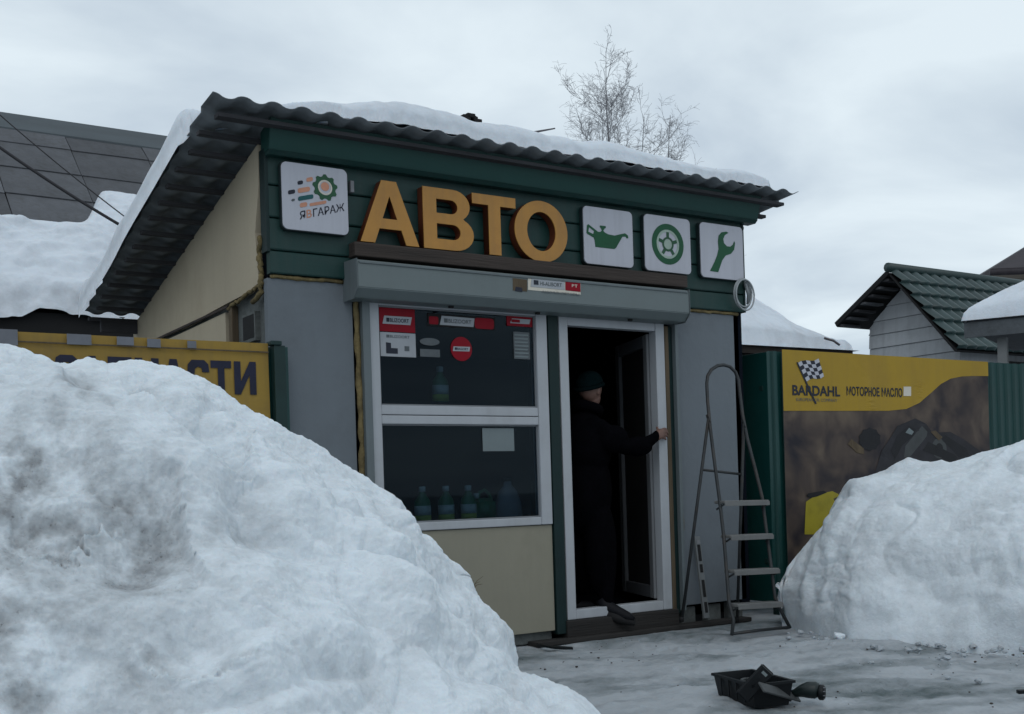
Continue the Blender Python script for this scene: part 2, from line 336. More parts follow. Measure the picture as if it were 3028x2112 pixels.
def _conv(name, cu):
    o = bpy.data.objects.new(name + '_tmp', cu); COL.objects.link(o)
    bpy.context.view_layer.update()
    dg = bpy.context.evaluated_depsgraph_get()
    me = bpy.data.meshes.new_from_object(o.evaluated_get(dg))
    bpy.data.objects.remove(o); bpy.data.curves.remove(cu); me.name = name; me.materials.clear()
    return me
def text_mesh(name, body, size=1.0, offset=0.0, spacing=1.0, depth=0.0):
    cu = bpy.data.curves.new(name, 'FONT'); cu.body = body; cu.size = size; cu.offset = offset; cu.space_character = spacing; cu.extrude = depth
    return _conv(name, cu)
def me_arr(me):
    a = np.empty(len(me.vertices) * 3); me.vertices.foreach_get('co', a); return a.reshape(-1, 3)
def me_set(me, a): me.vertices.foreach_set('co', np.ascontiguousarray(a, dtype=float).ravel()); me.update()
def front(me, y=0.0, fit=None, shear=0.0):
    """curve in its own XY plane stood up facing the street (-Y); fit = (x0,x1,z0,z1)"""
    a = me_arr(me)
    if fit:
        x0, x1, z0, z1 = fit; mn, mxx = a.min(0), a.max(0)
        a[:, 0] = x0 + (a[:, 0] - mn[0]) / (mxx[0] - mn[0]) * (x1 - x0); a[:, 1] = z0 + (a[:, 1] - mn[1]) / (mxx[1] - mn[1]) * (z1 - z0)
    if shear: a[:, 1] += shear * (a[:, 0] - a[:, 0].min())
    me_set(me, np.stack([a[:, 0], y - a[:, 2], a[:, 1]], 1)); return me
def rrect(x0, x1, z0, z1, r, n=6):
    p = []
    for cx, cz, a0 in ((x1 - r, z0 + r, -90), (x1 - r, z1 - r, 0), (x0 + r, z1 - r, 90), (x0 + r, z0 + r, 180)):
        for k in range(n + 1):
            a = D2R(a0 + 90 * k / n); p.append((cx + r * math.cos(a), cz + r * math.sin(a)))
    return p
def circ(cx, cz, r, n=40, rx=None): return [(cx + (rx or r) * math.cos(2 * math.pi * k / n), cz + r * math.sin(2 * math.pi * k / n)) for k in range(n)]
def decal(name, loops, y, m, parent, depth=0.0008):
    return link(name, front(curve_mesh(name, loops, depth), y), m, parent)

# ---- gradient noise (numpy)
def _h(ix, iy, iz, s):
    n = (ix.astype(np.int64) * 374761393 + iy.astype(np.int64) * 668265263 + iz.astype(np.int64) * 2147483647 + s * 144665) & 0xFFFFFFFF
    n = ((n ^ (n >> 13)) * 1274126177) & 0xFFFFFFFF
    return ((n ^ (n >> 16)) & 0xFFFF) / 65535.0
def vnoise(x, y, z=0.0, s=0):
    x, y, z = np.broadcast_arrays(np.asarray(x, float), np.asarray(y, float), np.asarray(z, float))
    ix, iy, iz = np.floor(x), np.floor(y), np.floor(z); fx, fy, fz = x - ix, y - iy, z - iz
    q = lambda t: t * t * t * (t * (t * 6 - 15) + 10)
    ux, uy, uz = q(fx), q(fy), q(fz); r = 0
    for dx in (0, 1):
        for dy in (0, 1):
            for dz in (0, 1):
                w = (ux if dx else 1 - ux) * (uy if dy else 1 - uy) * (uz if dz else 1 - uz)
                r = r + w * _h(ix + dx, iy + dy, iz + dz, s)
    return r * 2 - 1
def fbm(x, y, z=0.0, oct=4, s=0, gain=0.5):
    r = 0; a = 1; f = 1
    for k in range(oct):
        r = r + a * vnoise(x * f, y * f, np.asarray(z) * f, s + k * 17); a *= gain; f *= 2.03
    return r
def sst(a, b, x):
    t = np.clip((x - a) / (b - a), 0, 1); return t * t * (3 - 2 * t)
def grid_mesh(name, P, m, dirt=None, parent=None):
    n0, n1 = P.shape[:2]; idx = np.arange(n0 * n1).reshape(n0, n1)
    q = np.stack([idx[:-1, :-1], idx[1:, :-1], idx[1:, 1:], idx[:-1, 1:]], -1).reshape(-1, 4)
    me = bpy.data.meshes.new(name); me.vertices.add(n0 * n1); me.vertices.foreach_set('co', P.reshape(-1).astype(float))
    me.loops.add(q.size); me.loops.foreach_set('vertex_index', q.ravel()); me.polygons.add(len(q))
    me.polygons.foreach_set('loop_start', np.arange(0, q.size, 4)); me.polygons.foreach_set('use_smooth', np.ones(len(q), bool))
    me.update(calc_edges=True); me.validate()
    at_ = me.attributes.new('dirt', 'FLOAT', 'POINT')
    at_.data.foreach_set('value', (np.zeros(n0 * n1) if dirt is None else dirt.ravel()).astype(float))
    return link(name, me, m, parent)

# ================================================================== GROUND
def axis_pts(lo, hi, fine, far):
    a = list(np.arange(lo, hi, fine)); st = fine; x = lo
    neg = []
    while x > -far: st *= 1.35; x -= st; neg.append(x)
    pos = []; st = fine; x = a[-1]
    while x < far: st *= 1.35; x += st; pos.append(x)
    return np.array(neg[::-1] + a + pos)
gx = axis_pts(-3.2, 3.6, 0.02, 600); gy = axis_pts(-4.2, 0.6, 0.02, 600)
X, Y = np.meshgrid(gx, gy, indexing='ij')
near = sst(14, 6, np.hypot(X, Y + 1.5))
gz = near * (0.022 * fbm(X * 1.3, Y * 1.3, oct=3, s=3) + 0.010 * fbm(X * 2.4 - Y * 1.2, Y * 5 + X * 2, oct=4, s=9) + 0.006 * fbm(X * 18, Y * 18, oct=3, s=5)) - 0.012
gz = gz * sst(-0.02, -0.25, Y) + (Y > -0.25) * -0.01 * (1 - sst(-0.02, -0.25, Y))
vv = X * 0.35 + Y
prints = [(0.45, -0.35, 20), (0.75, -0.55, -160), (0.25, -0.75, 30), (0.62, -1.0, 15), (0.1, -1.2, 40), (0.35, -1.5, 200), (-0.25, -1.55, 35), (-0.05, -1.95, 25), (-0.6, -1.95, 210), (-0.45, -2.4, 40), (0.9, -1.35, 10), (1.05, -1.75, 25), (0.5, -2.1, 15), (0.75, -2.5, 200), (0.15, -2.7, 30), (-1.0, -1.3, 70), (-1.2, -0.9, 60), (-0.9, -0.6, 80), (-1.35, -1.75, 75)]
foot = np.zeros_like(X)
for fx_, fy_2, fa_2 in prints:
    c_, s_2 = math.cos(D2R(fa_2)), math.sin(D2R(fa_2)); u_2 = (X - fx_) * c_ + (Y - fy_2) * s_2; w_2 = -(X - fx_) * s_2 + (Y - fy_2) * c_
    rr2 = (u_2 / .145) ** 2 + (w_2 / (.052 + .012 * np.sign(u_2))) ** 2 + .25 * vnoise(X * 22, Y * 22)
    foot = foot + sst(1.25, .75, rr2) - 0.45 * np.exp(-((rr2 - 1.5) / .45) ** 2)
gz = gz - 0.013 * foot
dirt = 0.22 + 0.55 * fbm(X * 0.9 + 3 + 0.3 * fbm(X, Y, 0, 2, 5), vv * 1.9 + 0.3 * fbm(X * 1.3, Y * 1.3, 0, 2, 6), oct=6, s=21, gain=0.62) + 0.25 * sst(-0.9, -0.1, Y) + 0.30 * np.exp(-((X + 0.9) ** 2 / 0.35 + (Y + 1.7) ** 2 / 0.25)) - 0.35 * sst(0.6, 2.2, X - 0.4 * (Y + 1.5)) + 0.12 * np.clip(foot, 0, 1) + 0.28 * np.exp(-((X + 0.70) ** 2 / 0.06 + (Y + 2.52) ** 2 / 0.04))  # last term: darker patch of ice around the tool tray
dirt = np.clip(dirt, 0, 1) * near + (1 - near) * 0.1
g = grid_mesh('ground', np.stack([X, Y, gz], -1), 'ground', dirt); g['kind'] = 'structure'

# ================================================================== KIOSK
K = thing('kiosk', (-0.15, 1.4, 0), 'small green and grey auto shop kiosk with sloping snowy roof and open door', 'kiosk')
XL, XR, YB = -2.02, 1.70, 2.95
def rz(y): return 3.150 - 0.2405 * y          # underside of the roof sheet
# walls ------------------------------------------------------------
w = mesh('wall_core', [], [], 'interior', K) if False else None
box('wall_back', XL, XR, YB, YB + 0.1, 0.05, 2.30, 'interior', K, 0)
# right side wall
mesh('side_wall', [(XR - .08, .0, .1), (XR - .08, YB, .1), (XR - .08, YB, rz(YB) - .1), (XR - .08, .0, rz(0) - .1), (XR, 0, .1), (XR, YB, .1), (XR, YB, rz(YB) - .1), (XR, 0, rz(0) - .1)],
     [(0, 1, 2, 3), (7, 6, 5, 4), (0, 4, 5, 1), (3, 2, 6, 7), (0, 3, 7, 4), (1, 5, 6, 2)], 'interior', K)
# left side: concrete base, beige sheets
mesh('side_wall', [(XL + .03, .02, .1), (XL + .03, YB, .1), (XL + .03, YB, rz(YB) - .05), (XL + .03, .02, rz(0) - .05), (XL + .12, .02, .1), (XL + .12, YB, .1), (XL + .12, YB, rz(YB) - .05), (XL + .12, .02, rz(0) - .05)],
     [(3, 2, 1, 0), (4, 5, 6, 7), (1, 5, 4, 0), (7, 6, 2, 3), (4, 7, 3, 0), (2, 6, 5, 1)], 'concrete', K)
def side_sheet(name, pts, t, m, wob=0.0):
    v = [(XL - t, y, z) for y, z in pts] + [(XL + .028, y, z) for y, z in pts]; n = len(pts)
    return mesh(name, v, [tuple(range(n)), tuple(range(n, 2 * n))[::-1]] + [(i, n + i, n + (i + 1) % n, (i + 1) % n) for i in range(n)], m, K)
side_sheet('side_panel', [(0.10, 2.30), (0.14, 2.60), (0.06, 2.86), (0.055, 3.10), (0.9, rz(.9) - .03), (2.0, rz(2) - .03), (2.93, rz(2.93) - .03), (2.93, 2.25), (1.6, 2.235), (0.68, 2.262), (0.32, 2.27)], 0.012, 'beige_side')
side_sheet('side_panel', [(0.75, 2.215), (1.6, 2.205), (2.93, 2.20), (2.93, 1.2), (0.75, 1.2)], 0.002, 'beige_side')
bar('gap_trim', (XL - .016, .66, 2.238), (XL - .016, 2.93, 2.226), 0.012, 0.018, 'wood_wet', K)
# corner strip with foam
V, F = [], []
pts = []; rad = []
for i in range(26):
    t = i / 25; pts.append((XL - 0.008 + 0.010 * vnoise(i * .9, 3.1), 0.075 + 0.018 * vnoise(i * .7, 8.2) + max(0, (0.12 - t)) * 1.2, 2.20 + 0.36 * t)); rad.append(0.012 + 0.009 * abs(vnoise(i * 1.3, 1.7)))
tube('foam_seam', pts, rad, 'foam', K, 9)
pts = []; rad = []
for i in range(26):
    t = i / 25; pts.append((XL - 0.010, 0.05 + 0.62 * t, 2.285 - 0.055 * t + 0.016 * vnoise(i * .8, 5.5))); rad.append(0.008 + 0.009 * abs(vnoise(i * 1.1, 2.7)))
tube('foam_seam', pts, rad, 'foam', K, 9)
box('vent_opening', XL - .004, XL + .03, 0.235, 0.425, 1.995, 2.135, 'dark', K, 0)
box('vent_flange', XL - .002, XL + .03, 0.215, 0.445, 1.975, 2.15, 'concrete', K, 0)
box('side_batten', XL - .012, XL + .03, 0.60, 0.66, 1.2, 2.235, 'wood', K)
# facade panels ----------------------------------------------------
def facade_panel(name, x0, x1, z0, z1, y, m, t=0.06, jag=0.0):
    return box(name, x0, x1, y, y + t, z0, z1, m, K, 0.003)
facade_panel('wall_panel', XL, -1.492, 0.10, 2.312, 0.0, 'wall_grey')
facade_panel('wall_panel', 1.052, 1.668, 0.150, 2.312, 0.0, 'wall_grey')
facade_panel('window_panel', -1.41, -0.098, 0.078, 0.792, -0.012, 'beige')
for x0, x1 in ((-1.41, -1.2),): pass
box('green_post', -0.092, -0.012, -0.03, 0.05, 0.05, 2.205, 'green_post', K)
box('door_trim', 0.926, 0.962, -0.018, 0.05, 0.10, 2.19, 'wood', K)
box('door_trim', 0.962, 1.000, -0.012, 0.05, 0.10, 2.19, 'green_post', K)
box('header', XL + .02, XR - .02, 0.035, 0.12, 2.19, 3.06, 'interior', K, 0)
box('plinth', XL + .05, -0.1, 0.03, 0.12, 0.0, 0.10, 'concrete', K)
box('plinth', 1.00, XR - .03, 0.10, 0.16, 0.0, 0.16, 'dark', K)  # black box painted in for the dark void under the wall
for x in (1.05, 1.30, 1.52): box('foundation_block', x, x + 0.13, 0.03, 0.12, -0.02, 0.135, 'concrete', K, 0.012)
box('sill_board', -0.02, 0.96, -0.045, 0.10, 0.02, 0.135, 'grime_wood', K, 0.006)
box('step_board', -0.30, 1.62, -0.10, 0.02, -0.01, 0.022, 'grime_wood', K, 0.006)
# floor and ceiling inside
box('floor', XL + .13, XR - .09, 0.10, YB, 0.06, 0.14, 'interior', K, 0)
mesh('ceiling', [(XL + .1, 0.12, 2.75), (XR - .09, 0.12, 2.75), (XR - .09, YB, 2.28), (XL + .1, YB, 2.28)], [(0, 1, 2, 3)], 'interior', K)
# foam seams beside the shutter guides
def seam(x0, x1, z0, z1, seed, rb=0.017):
    p, r = [], []; n = 60
    for i in range(n):
        t = i / (n - 1); p.append((x0 + (x1 - x0) * t + 0.008 * vnoise(t * 9, seed) + 0.004 * vnoise(t * 30, seed), -0.006 + 0.006 * vnoise(t * 11, seed + 4), z0 + (z1 - z0) * t))
        r.append(rb * (0.8 + 0.55 * abs(vnoise(t * 14, seed + 8)) + 0.35 * max(0, vnoise(t * 40, seed + 2))))
    return tube('foam_seam', p, r, 'foam', K, 8)
seam(-1.455, -1.472, 0.3, 2.23, 1); seam(1.032, 1.036, 0.15, 2.2, 5, 0.015)
# torn edges under the fascia
for x0, x1, sd in ((-2.0, -1.55, 3), (1.08, 1.66, 6)):
    p, r = [], []
    for i in range(24):
        t = i / 23; p.append((x0 + (x1 - x0) * t, -0.004, 2.322 + 0.006 * vnoise(t * 12, sd))); r.append(0.010 + 0.006 * abs(vnoise(t * 20, sd + 3)))
    tube('foam_seam', p, r, 'foam', K, 7)
# shutter guides
box('shutter_guide', -1.452, -1.402, -0.055, 0.04, 0.09, 2.235, 'rail', K)
box('shutter_guide', 1.000, 1.028, -0.05, 0.04, 0.12, 2.235, 'rail', K)
sb = prism_x('shutter_box', [(0.0, 2.436), (-0.19, 2.428), (-0.205, 2.41), (-0.205, 2.262), (-0.15, 2.208), (-0.02, 2.204), (0.0, 2.204)], -1.545, 1.012, 'shutter', K, 0.004)
box('shutter_lip', -1.535, 1.0, -0.212, -0.203, 2.405, 2.418, 'rail', sb, 0.002)
for x in (-0.87, -0.22, 0.55): box('latch', x - 0.015, x + 0.015, -0.115, -0.095, 2.192, 2.206, 'dark', sb, 0.002)
for x in (-1.549, 1.012): prism_x('end_cap', [(-0.0, 2.44), (-0.21, 2.432), (-0.21, 2.255), (-0.15, 2.2), (0, 2.2)], x, x + 0.004, 'rail', sb)
box('ledge_plank', -1.515, 1.08, -0.115, -0.002, 2.466, 2.552, 'wood_wet', K, 0.006)
# fascia siding planks
zb = 2.334
for i, hgt in enumerate((0.138, 0.190, 0.190, 0.188)):
    prism_x('siding_plank', [(-0.024, zb + .0025), (-0.029, zb + .010), (-0.025, zb + hgt - .008), (-0.017, zb + hgt - .0025), (0.03, zb + hgt - .0025), (0.03, zb + .0025)], XL + 0.012, 1.712, 'siding', K, 0.0015)
    zb += hgt
box('corner_trim', 1.704, 1.724, -0.034, 0.04, 2.335, 3.04, 'green_post', K)
box('corner_trim', XL - 0.006, XL + 0.016, -0.03, 0.06, 2.46, 3.06, 'green_post', K)
# top band (gutter box) under the eave
prism_x('fascia_band', [(-0.10, 3.035), (-0.155, 3.205), (-0.14, 3.212), (0.02, 3.16), (0.02, 3.035)], XL - 0.005, 1.81, 'band', K, 0.003)
prism_x('drip_edge', [(-0.085, 3.012), (-0.112, 3.034), (-0.10, 3.036), (0.0, 3.036), (0, 3.012)], XL + 0.0, 1.80, 'siding', K)
# roof sheet: stamped wave profile with steps
def roof_sheet(x0, x1, y0, y1, z_at, period, amp, stepl, steph, name, m, parent, phase=0.0, nx_per=10):
    nx = int((x1 - x0) / period * nx_per) + 1; xs = np.linspace(x0, x1, nx)
    ys = []; L = y1 - y0; k = 0
    while k * stepl < L:
        a = y0 + k * stepl; b = min(y1, a + stepl)
        for t in (0, .35, .7, .985): ys.append((a + (b - a) * t, k))
        k += 1
    P = np.zeros((nx, len(ys), 3))
    for j, (y, kk) in enumerate(ys):
        fr = ((y - y0) - kk * stepl) / stepl
        wv = np.cos((xs - x0) / period * 2 * math.pi + phase)
        wv = np.sign(wv) * np.abs(wv) ** 0.75
        P[:, j, 0] = xs; P[:, j, 1] = y; P[:, j, 2] = z_at(y) + amp * (wv * .5 + .5) + steph * (fr - 1) * 1.0 + 0.003 * vnoise(xs * 2, y * 2)
    o = grid_mesh(name, P, m, None, parent)
    s = o.modifiers.new('thickness', 'SOLIDIFY'); s.thickness = 0.004; s.offset = 0
    return o
roof = roof_sheet(-2.40, 2.055, -0.30, 2.86, lambda y: rz(y) + 0.026, 0.172, 0.026, 0.215, 0.032, 'roof_sheet', 'roof_under', K)
# laths under the sheet
box('eave_lath', -2.34, 2.00, -0.20, -0.12, rz(-.16) - 0.040, rz(-.16) - 0.016, 'lath', roof, 0.004)
y = 0.02; k = 0
while y < 2.85:
    box('lath', -2.375 + 0.012 * vnoise(k, 2.2), 2.0 + 0.03 * vnoise(k, 5.2), y, y + 0.055, rz(y) - 0.044, rz(y) - 0.020, 'lath', roof, 0.003); y += 0.215; k += 1
for x in (-1.9, -0.6, 0.7, 1.66):
    bar('rafter', (x, 0.05, rz(0.05) - 0.09), (x, 2.85, rz(2.85) - 0.09), 0.05, 0.1, 'lath', roof)
# rear eave board
box('eave_board', -2.3, 2.0, 2.80, 2.84, 2.34, 2.45, 'lath', roof)

# ---- window
def frame_bars(parent, name, x0, x1, z0, z1, wl, wr, wt, wb, y0, y1, m):
    box(name, x0, x0 + wl, y0, y1, z0, z1, m, parent, 0.006); box(name, x1 - wr, x1, y0, y1, z0, z1, m, parent, 0.006)
    if wt: box(name, x0 + wl + .0005, x1 - wr - .0005, y0 + .002, y1, z1 - wt, z1, m, parent, 0.006)
    if wb: box(name, x0 + wl + .0005, x1 - wr - .0005, y0 + .002, y1, z0, z0 + wb, m, parent, 0.006)
wf = box('window', -1.405, -1.332, -0.03, 0.05, 0.796, 2.215, 'pvc', K, 0.006)
box('window_frame', -0.187, -0.102, -0.03, 0.05, 0.796, 2.215, 'pvc', wf, 0.006)
box('window_frame', -1.3315, -0.1875, -0.027, 0.05, 0.796, 0.848, 'pvc', wf, 0.006)
box('window_frame', -1.3315, -0.1875, -0.027, 0.05, 2.196, 2.215, 'pvc', wf, 0.004)
box('transom', -1.3315, -0.1875, -0.027, 0.05, 1.464, 1.518, 'pvc', wf, 0.006)
box('transom', -1.3315, -0.1875, -0.025, 0.05, 1.522, 1.580, 'pvc', wf, 0.006)
for z0, z1 in ((0.848, 1.464), (1.580, 2.196)):
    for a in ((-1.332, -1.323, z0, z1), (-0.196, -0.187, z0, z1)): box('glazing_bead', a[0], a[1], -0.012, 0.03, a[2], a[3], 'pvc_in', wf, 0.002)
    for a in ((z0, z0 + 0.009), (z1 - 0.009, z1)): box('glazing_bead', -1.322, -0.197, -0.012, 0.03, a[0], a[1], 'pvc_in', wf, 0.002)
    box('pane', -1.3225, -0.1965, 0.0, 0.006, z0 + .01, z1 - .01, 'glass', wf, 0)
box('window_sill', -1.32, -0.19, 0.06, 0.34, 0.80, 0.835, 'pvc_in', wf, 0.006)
# ---- door frame and leaf opened inwards
df = box('door', 0.0, 0.072, -0.025, 0.055, 0.138, 2.205, 'pvc', K, 0.006)
box('door_frame', 0.838, 0.918, -0.025, 0.055, 0.138, 2.205, 'pvc', df, 0.006)
box('door_frame', 0.0725, 0.8375, -0.022, 0.055, 2.148, 2.205, 'pvc', df, 0.006)
box('door_frame', 0.0725, 0.8375, -0.022, 0.06, 0.138, 0.204, 'pvc', df, 0.006)
leaf = bpy.data.objects.new('door_leaf', None)
LA = D2R(109)
def leaf_box(name, u0, u1, z0, z1, t0, t1, m):
    bm = bmesh.new(); bm_box(bm, -u1, -u0, t0, t1, z0, z1); bmesh.ops.bevel(bm, geom=bm.edges[:], offset=0.004, segments=2, affect='EDGES')
    bmesh.ops.transform(bm, matrix=Matrix.Translation((0.83, 0.075, 0)) @ Matrix.Rotation(-LA, 4, 'Z'), verts=bm.verts[:])
    return bm_obj(name, bm, m, df)
leaf_box('leaf_stile', 0.0, 0.085, 0.212, 2.14, 0, 0.06, 'pvc_in'); leaf_box('leaf_stile', 0.67, 0.755, 0.212, 2.14, 0, 0.06, 'leaf')  # same leaf in two tones: hinge stile painted lit, far stile painted shaded
leaf_box('leaf_rail', 0.086, 0.669, 2.05, 2.14, 0.001, 0.06, 'leaf'); leaf_box('leaf_rail', 0.086, 0.669, 0.212, 0.30, 0.001, 0.06, 'leaf'); pass
leaf_box('leaf_pane', 0.086, 0.669, 0.301, 2.049, 0.025, 0.03, 'dark')
bpy.data.objects.remove(leaf)

# ---- roof snow (thing lying on the roof)
nx, ny = 260, 120
xs = np.concatenate([np.linspace(-2.47, -2.2, 90), np.linspace(-2.19, 1.80, nx - 90)]); ys = np.concatenate([np.linspace(-0.32, 0.1, 50), np.linspace(0.12, 2.88, ny - 50)])
X, Y = np.meshgrid(xs, ys, indexing='ij')
front_edge = -0.255 + 0.03 * vnoise(X * 1.7, 1.0) + 0.014 * vnoise(X * 6, 2.0) + 0.008 * vnoise(X * 17, 3.0) + 0.10 * sst(-1.85, -2.35, X)
left_edge = -2.430 + 0.02 * vnoise(3.0, Y * 1.5) + 0.85 * sst(0.25, -0.3, Y)
right_edge = 1.78 - 0.02 * Y
e1 = Y - front_edge; e2 = X - left_edge; e3 = right_edge - X
dist = np.minimum(np.minimum(e1, e2 * 2.6), e3 * 0.28)
th = (0.168 - 0.075 * sst(-1.0, -2.1, X) * sst(.5, -.1, Y)) * np.sqrt(np.clip(dist / 0.16, 0, 1)) * (1 + 0.22 * fbm(X * 0.9, Y * 0.9, oct=3, s=12)) + 0.02 * fbm(X * 3, Y * 3, oct=2, s=5) * np.clip(dist / .3, 0, 1)
th = th * (1 + 0.35 * fbm(X * 0, Y * 1.6, 0, 2, 6) * sst(-2.0, -2.3, X) + 0.30 * sst(-2.0, -2.3, X) * sst(.1, .5, Y))
th = np.where(dist <= 0, np.where((e2 <= 0) & (left_edge < -2.39), -0.055, -0.014), th + 0.020)
Xs = np.maximum(X, left_edge); Ys = np.maximum(Y, front_edge); Xs = np.minimum(Xs, right_edge)
Z = 3.150 - 0.2405 * Ys + 0.045 + th
sn = grid_mesh('roof_snow', np.stack([Xs, Ys, Z], -1), 'snow_roof', np.clip(0.06 + 0.12 * fbm(X * 1.5, Y * 1.5, s=4), 0, .4))
tag(sn, 'smooth white snow layer lying on the kiosk roof', 'snow', kind='stuff'); rebase(sn)

# ================================================================== SIGNS ON THE FASCIA
def sign_board(name, x0, x1, z0, z1, label, group=None):
    t = thing(name, ((x0 + x1) / 2, -0.05, z0), label, 'sign', group)
    link('backing', front(curve_mesh('backing', [rrect(x0 - .006, x1 + .006, z0 - .006, z1 + .006, 0.035)], 0.016), -0.047), 'sign_edge', t)
    link('panel', front(curve_mesh('panel', [rrect(x0, x1, z0, z1, 0.032)], 0.003, 0.002), -0.068), 'sign_white', t)
    return t
YS = -0.0745
t = sign_board('logo_sign', -1.939, -1.534, 2.594, 2.984, 'white square logo sign with gear and slanted lettering, leftmost on the fascia')
def gear(cx, cz, r0, r1, n):
    p = []
    for k in range(n * 4):
        a = 2 * math.pi * (k + .5) / (n * 4); r = r1 if (k % 4) in (0, 1) else r0; p.append((cx + r * math.cos(a), cz + r * math.sin(a)))
    return p
gcx, gcz = -1.675, 2.862
decal('gear_mark', [gear(gcx, gcz, 0.066, 0.079, 9), circ(gcx, gcz, 0.046)], YS, 'print_gear', t)
decal('gear_ring', [circ(gcx, gcz, 0.044), circ(gcx, gcz, 0.036)], YS, 'print_pale', t)
decal('gear_core', [circ(gcx, gcz + .006, 0.026)], YS, 'print_orange', t)
sl = 0.28
def dash(x0, x1, z, hh, m): decal('speed_dash', [[(x, zz + sl * (x - x0)) for x, zz in rrect(x0, x1, z - hh, z + hh, hh * .8, 4)]], YS, m, t)
dash(-1.845, -1.812, 2.868, .011, 'print_dark'); dash(-1.79, -1.75, 2.893, .012, 'print_orange')
dash(-1.905, -1.862, 2.805, .012, 'print_dark'); dash(-1.845, -1.77, 2.822, .014, 'print_orange'); dash(-1.845, -1.75, 2.775, .013, 'print_teal')
dash(-1.885, -1.865, 2.762, .007, 'print_grey'); dash(-1.835, -1.79, 2.738, .013, 'print_orange'); dash(-1.775, -1.67, 2.748, .009, 'print_orange')
for body_, x0_, x1_, m_ in (('Я', -1.838, -1.803, 'print_dark'), ('B', -1.796, -1.763, 'print_orange'), ('ГАРАЖ', -1.755, -1.556, 'print_dark')):
    dz_ = 0.29 * (x0_ + 1.838); tm = text_mesh('logo_lettering', body_, 0.1, 0.0012); front(tm, YS, (x0_, x1_, 2.655 + dz_, 2.703 + dz_), 0.29); link('logo_lettering', tm, m_, t)
t = sign_board('oil_sign', 0.200, 0.620, 2.577, 2.970, 'white square sign with a green oil can, right after the orange letters')
oil = [(0.285, 2.803), (0.292, 2.695), (0.455, 2.695), (0.468, 2.703), (0.525, 2.788), (0.556, 2.793), (0.566, 2.782), (0.580, 2.784), (0.577, 2.803), (0.552, 2.814), (0.520, 2.806), (0.460, 2.790), (0.415, 2.795), (0.385, 2.802), (0.368, 2.815), (0.376, 2.829), (0.386, 2.836), (0.386, 2.849), (0.340, 2.849), (0.334, 2.838), (0.342, 2.829), (0.352, 2.815), (0.335, 2.800), (0.325, 2.800), (0.235, 2.850), (0.222, 2.792)]
oil = [(0.292, 2.695), (0.455, 2.695), (0.470, 2.705), (0.528, 2.788), (0.556, 2.792), (0.566, 2.780), (0.581, 2.784), (0.577, 2.803), (0.552, 2.815), (0.520, 2.807), (0.460, 2.790), (0.405, 2.793), (0.375, 2.803), (0.364, 2.814), (0.374, 2.829), (0.386, 2.836), (0.386, 2.848), (0.338, 2.848), (0.334, 2.837), (0.344, 2.829), (0.352, 2.814), (0.338, 2.803), (0.318, 2.802), (0.238, 2.846), (0.226, 2.840), (0.220, 2.785), (0.228, 2.778), (0.280, 2.758), (0.287, 2.740)]
decal('oil_can_mark', [oil, [(0.242, 2.826), (0.236, 2.795), (0.276, 2.782), (0.285, 2.803)]], YS, 'print_green', t)
t = sign_board('wheel_sign', 0.730, 1.152, 2.574, 2.973, 'white square sign with a green wheel, middle of the three small signs')
wx, wz = 0.939, 2.775
decal('tyre_mark', [circ(wx, wz, 0.147, 60), circ(wx, wz, 0.106, 48)], YS, 'print_green', t)
decal('rim_ring', [circ(wx, wz, 0.104, 48), circ(wx, wz, 0.088, 48)], YS, 'print_wheel_grey', t)
for k in range(5):
    a = math.pi / 2 + 2 * math.pi * k / 5; c, s_ = math.cos(a), math.sin(a)
    decal('spoke', [[(wx + c * r + -s_ * q, wz + s_ * r + c * q) for r, q in ((0.040, -.012), (0.087, -.012), (0.087, .012), (0.040, .012))]], YS - .0004, 'print_gear', t)
decal('hub_ring', [circ(wx, wz, 0.052, 40), circ(wx, wz, 0.038, 40)], YS - .001, 'print_gear', t)
decal('hub_cap', [circ(wx, wz, 0.036, 40)], YS, 'print_wheel_grey', t)
t = sign_board('wrench_sign', 1.253, 1.673, 2.568, 2.970, 'white square sign with a green wrench, rightmost at the fascia corner')
wr = [(1.345, 2.640), (1.425, 2.637), (1.470, 2.735), (1.505, 2.775), (1.560, 2.795), (1.592, 2.830), (1.604, 2.880), (1.596, 2.898), (1.580, 2.868), (1.555, 2.850), (1.520, 2.850), (1.492, 2.872), (1.486, 2.905), (1.502, 2.935), (1.540, 2.958), (1.520, 2.966), (1.470, 2.955), (1.440, 2.925), (1.432, 2.880), (1.436, 2.820), (1.420, 2.770), (1.395, 2.720)]
wr = [(1.335 + (x - 1.345) * 1.0, 2.612 + (z - 2.637) * 0.95) for x, z in wr]
decal('wrench_mark', [wr], YS, 'print_green', t)

# orange channel letters
t = thing('letter_sign', (-0.72, -0.06, 2.555), 'big orange three-dimensional letters spelling the shop word on the green fascia', 'sign')
zA, zT = 2.560, 2.942
def LX(x, z): return (x, zA + (zT - zA) * z)
def arc(cx, cz, rx, rzv, a0, a1, n): return [(cx + rx * math.cos(D2R(a0 + (a1 - a0) * k / n)), cz + rzv * math.sin(D2R(a0 + (a1 - a0) * k / n))) for k in range(n + 1)]
HH = zT - zA
lets = {}
ax0, ax1 = -1.470, -1.080
def fx(x0, x1): return lambda u, v: (x0 + (x1 - x0) * u, zA + HH * v)
q = fx(-1.470, -1.082)
lets['A'] = [[q(0, 0), q(.235, 0), q(.318, .235), q(.70, .235), q(.78, 0), q(1.0, 0), q(.625, 1), q(.375, 1)], [q(.372, .39), q(.505, .775), q(.64, .39)]]
q = fx(-1.045, -0.690)
def qa(q, cu, cv, ru, rv, a0, a1, n=10): return [q(cu + ru * math.cos(D2R(a0 + (a1 - a0) * k / n)), cv + rv * math.sin(D2R(a0 + (a1 - a0) * k / n))) for k in range(n + 1)]
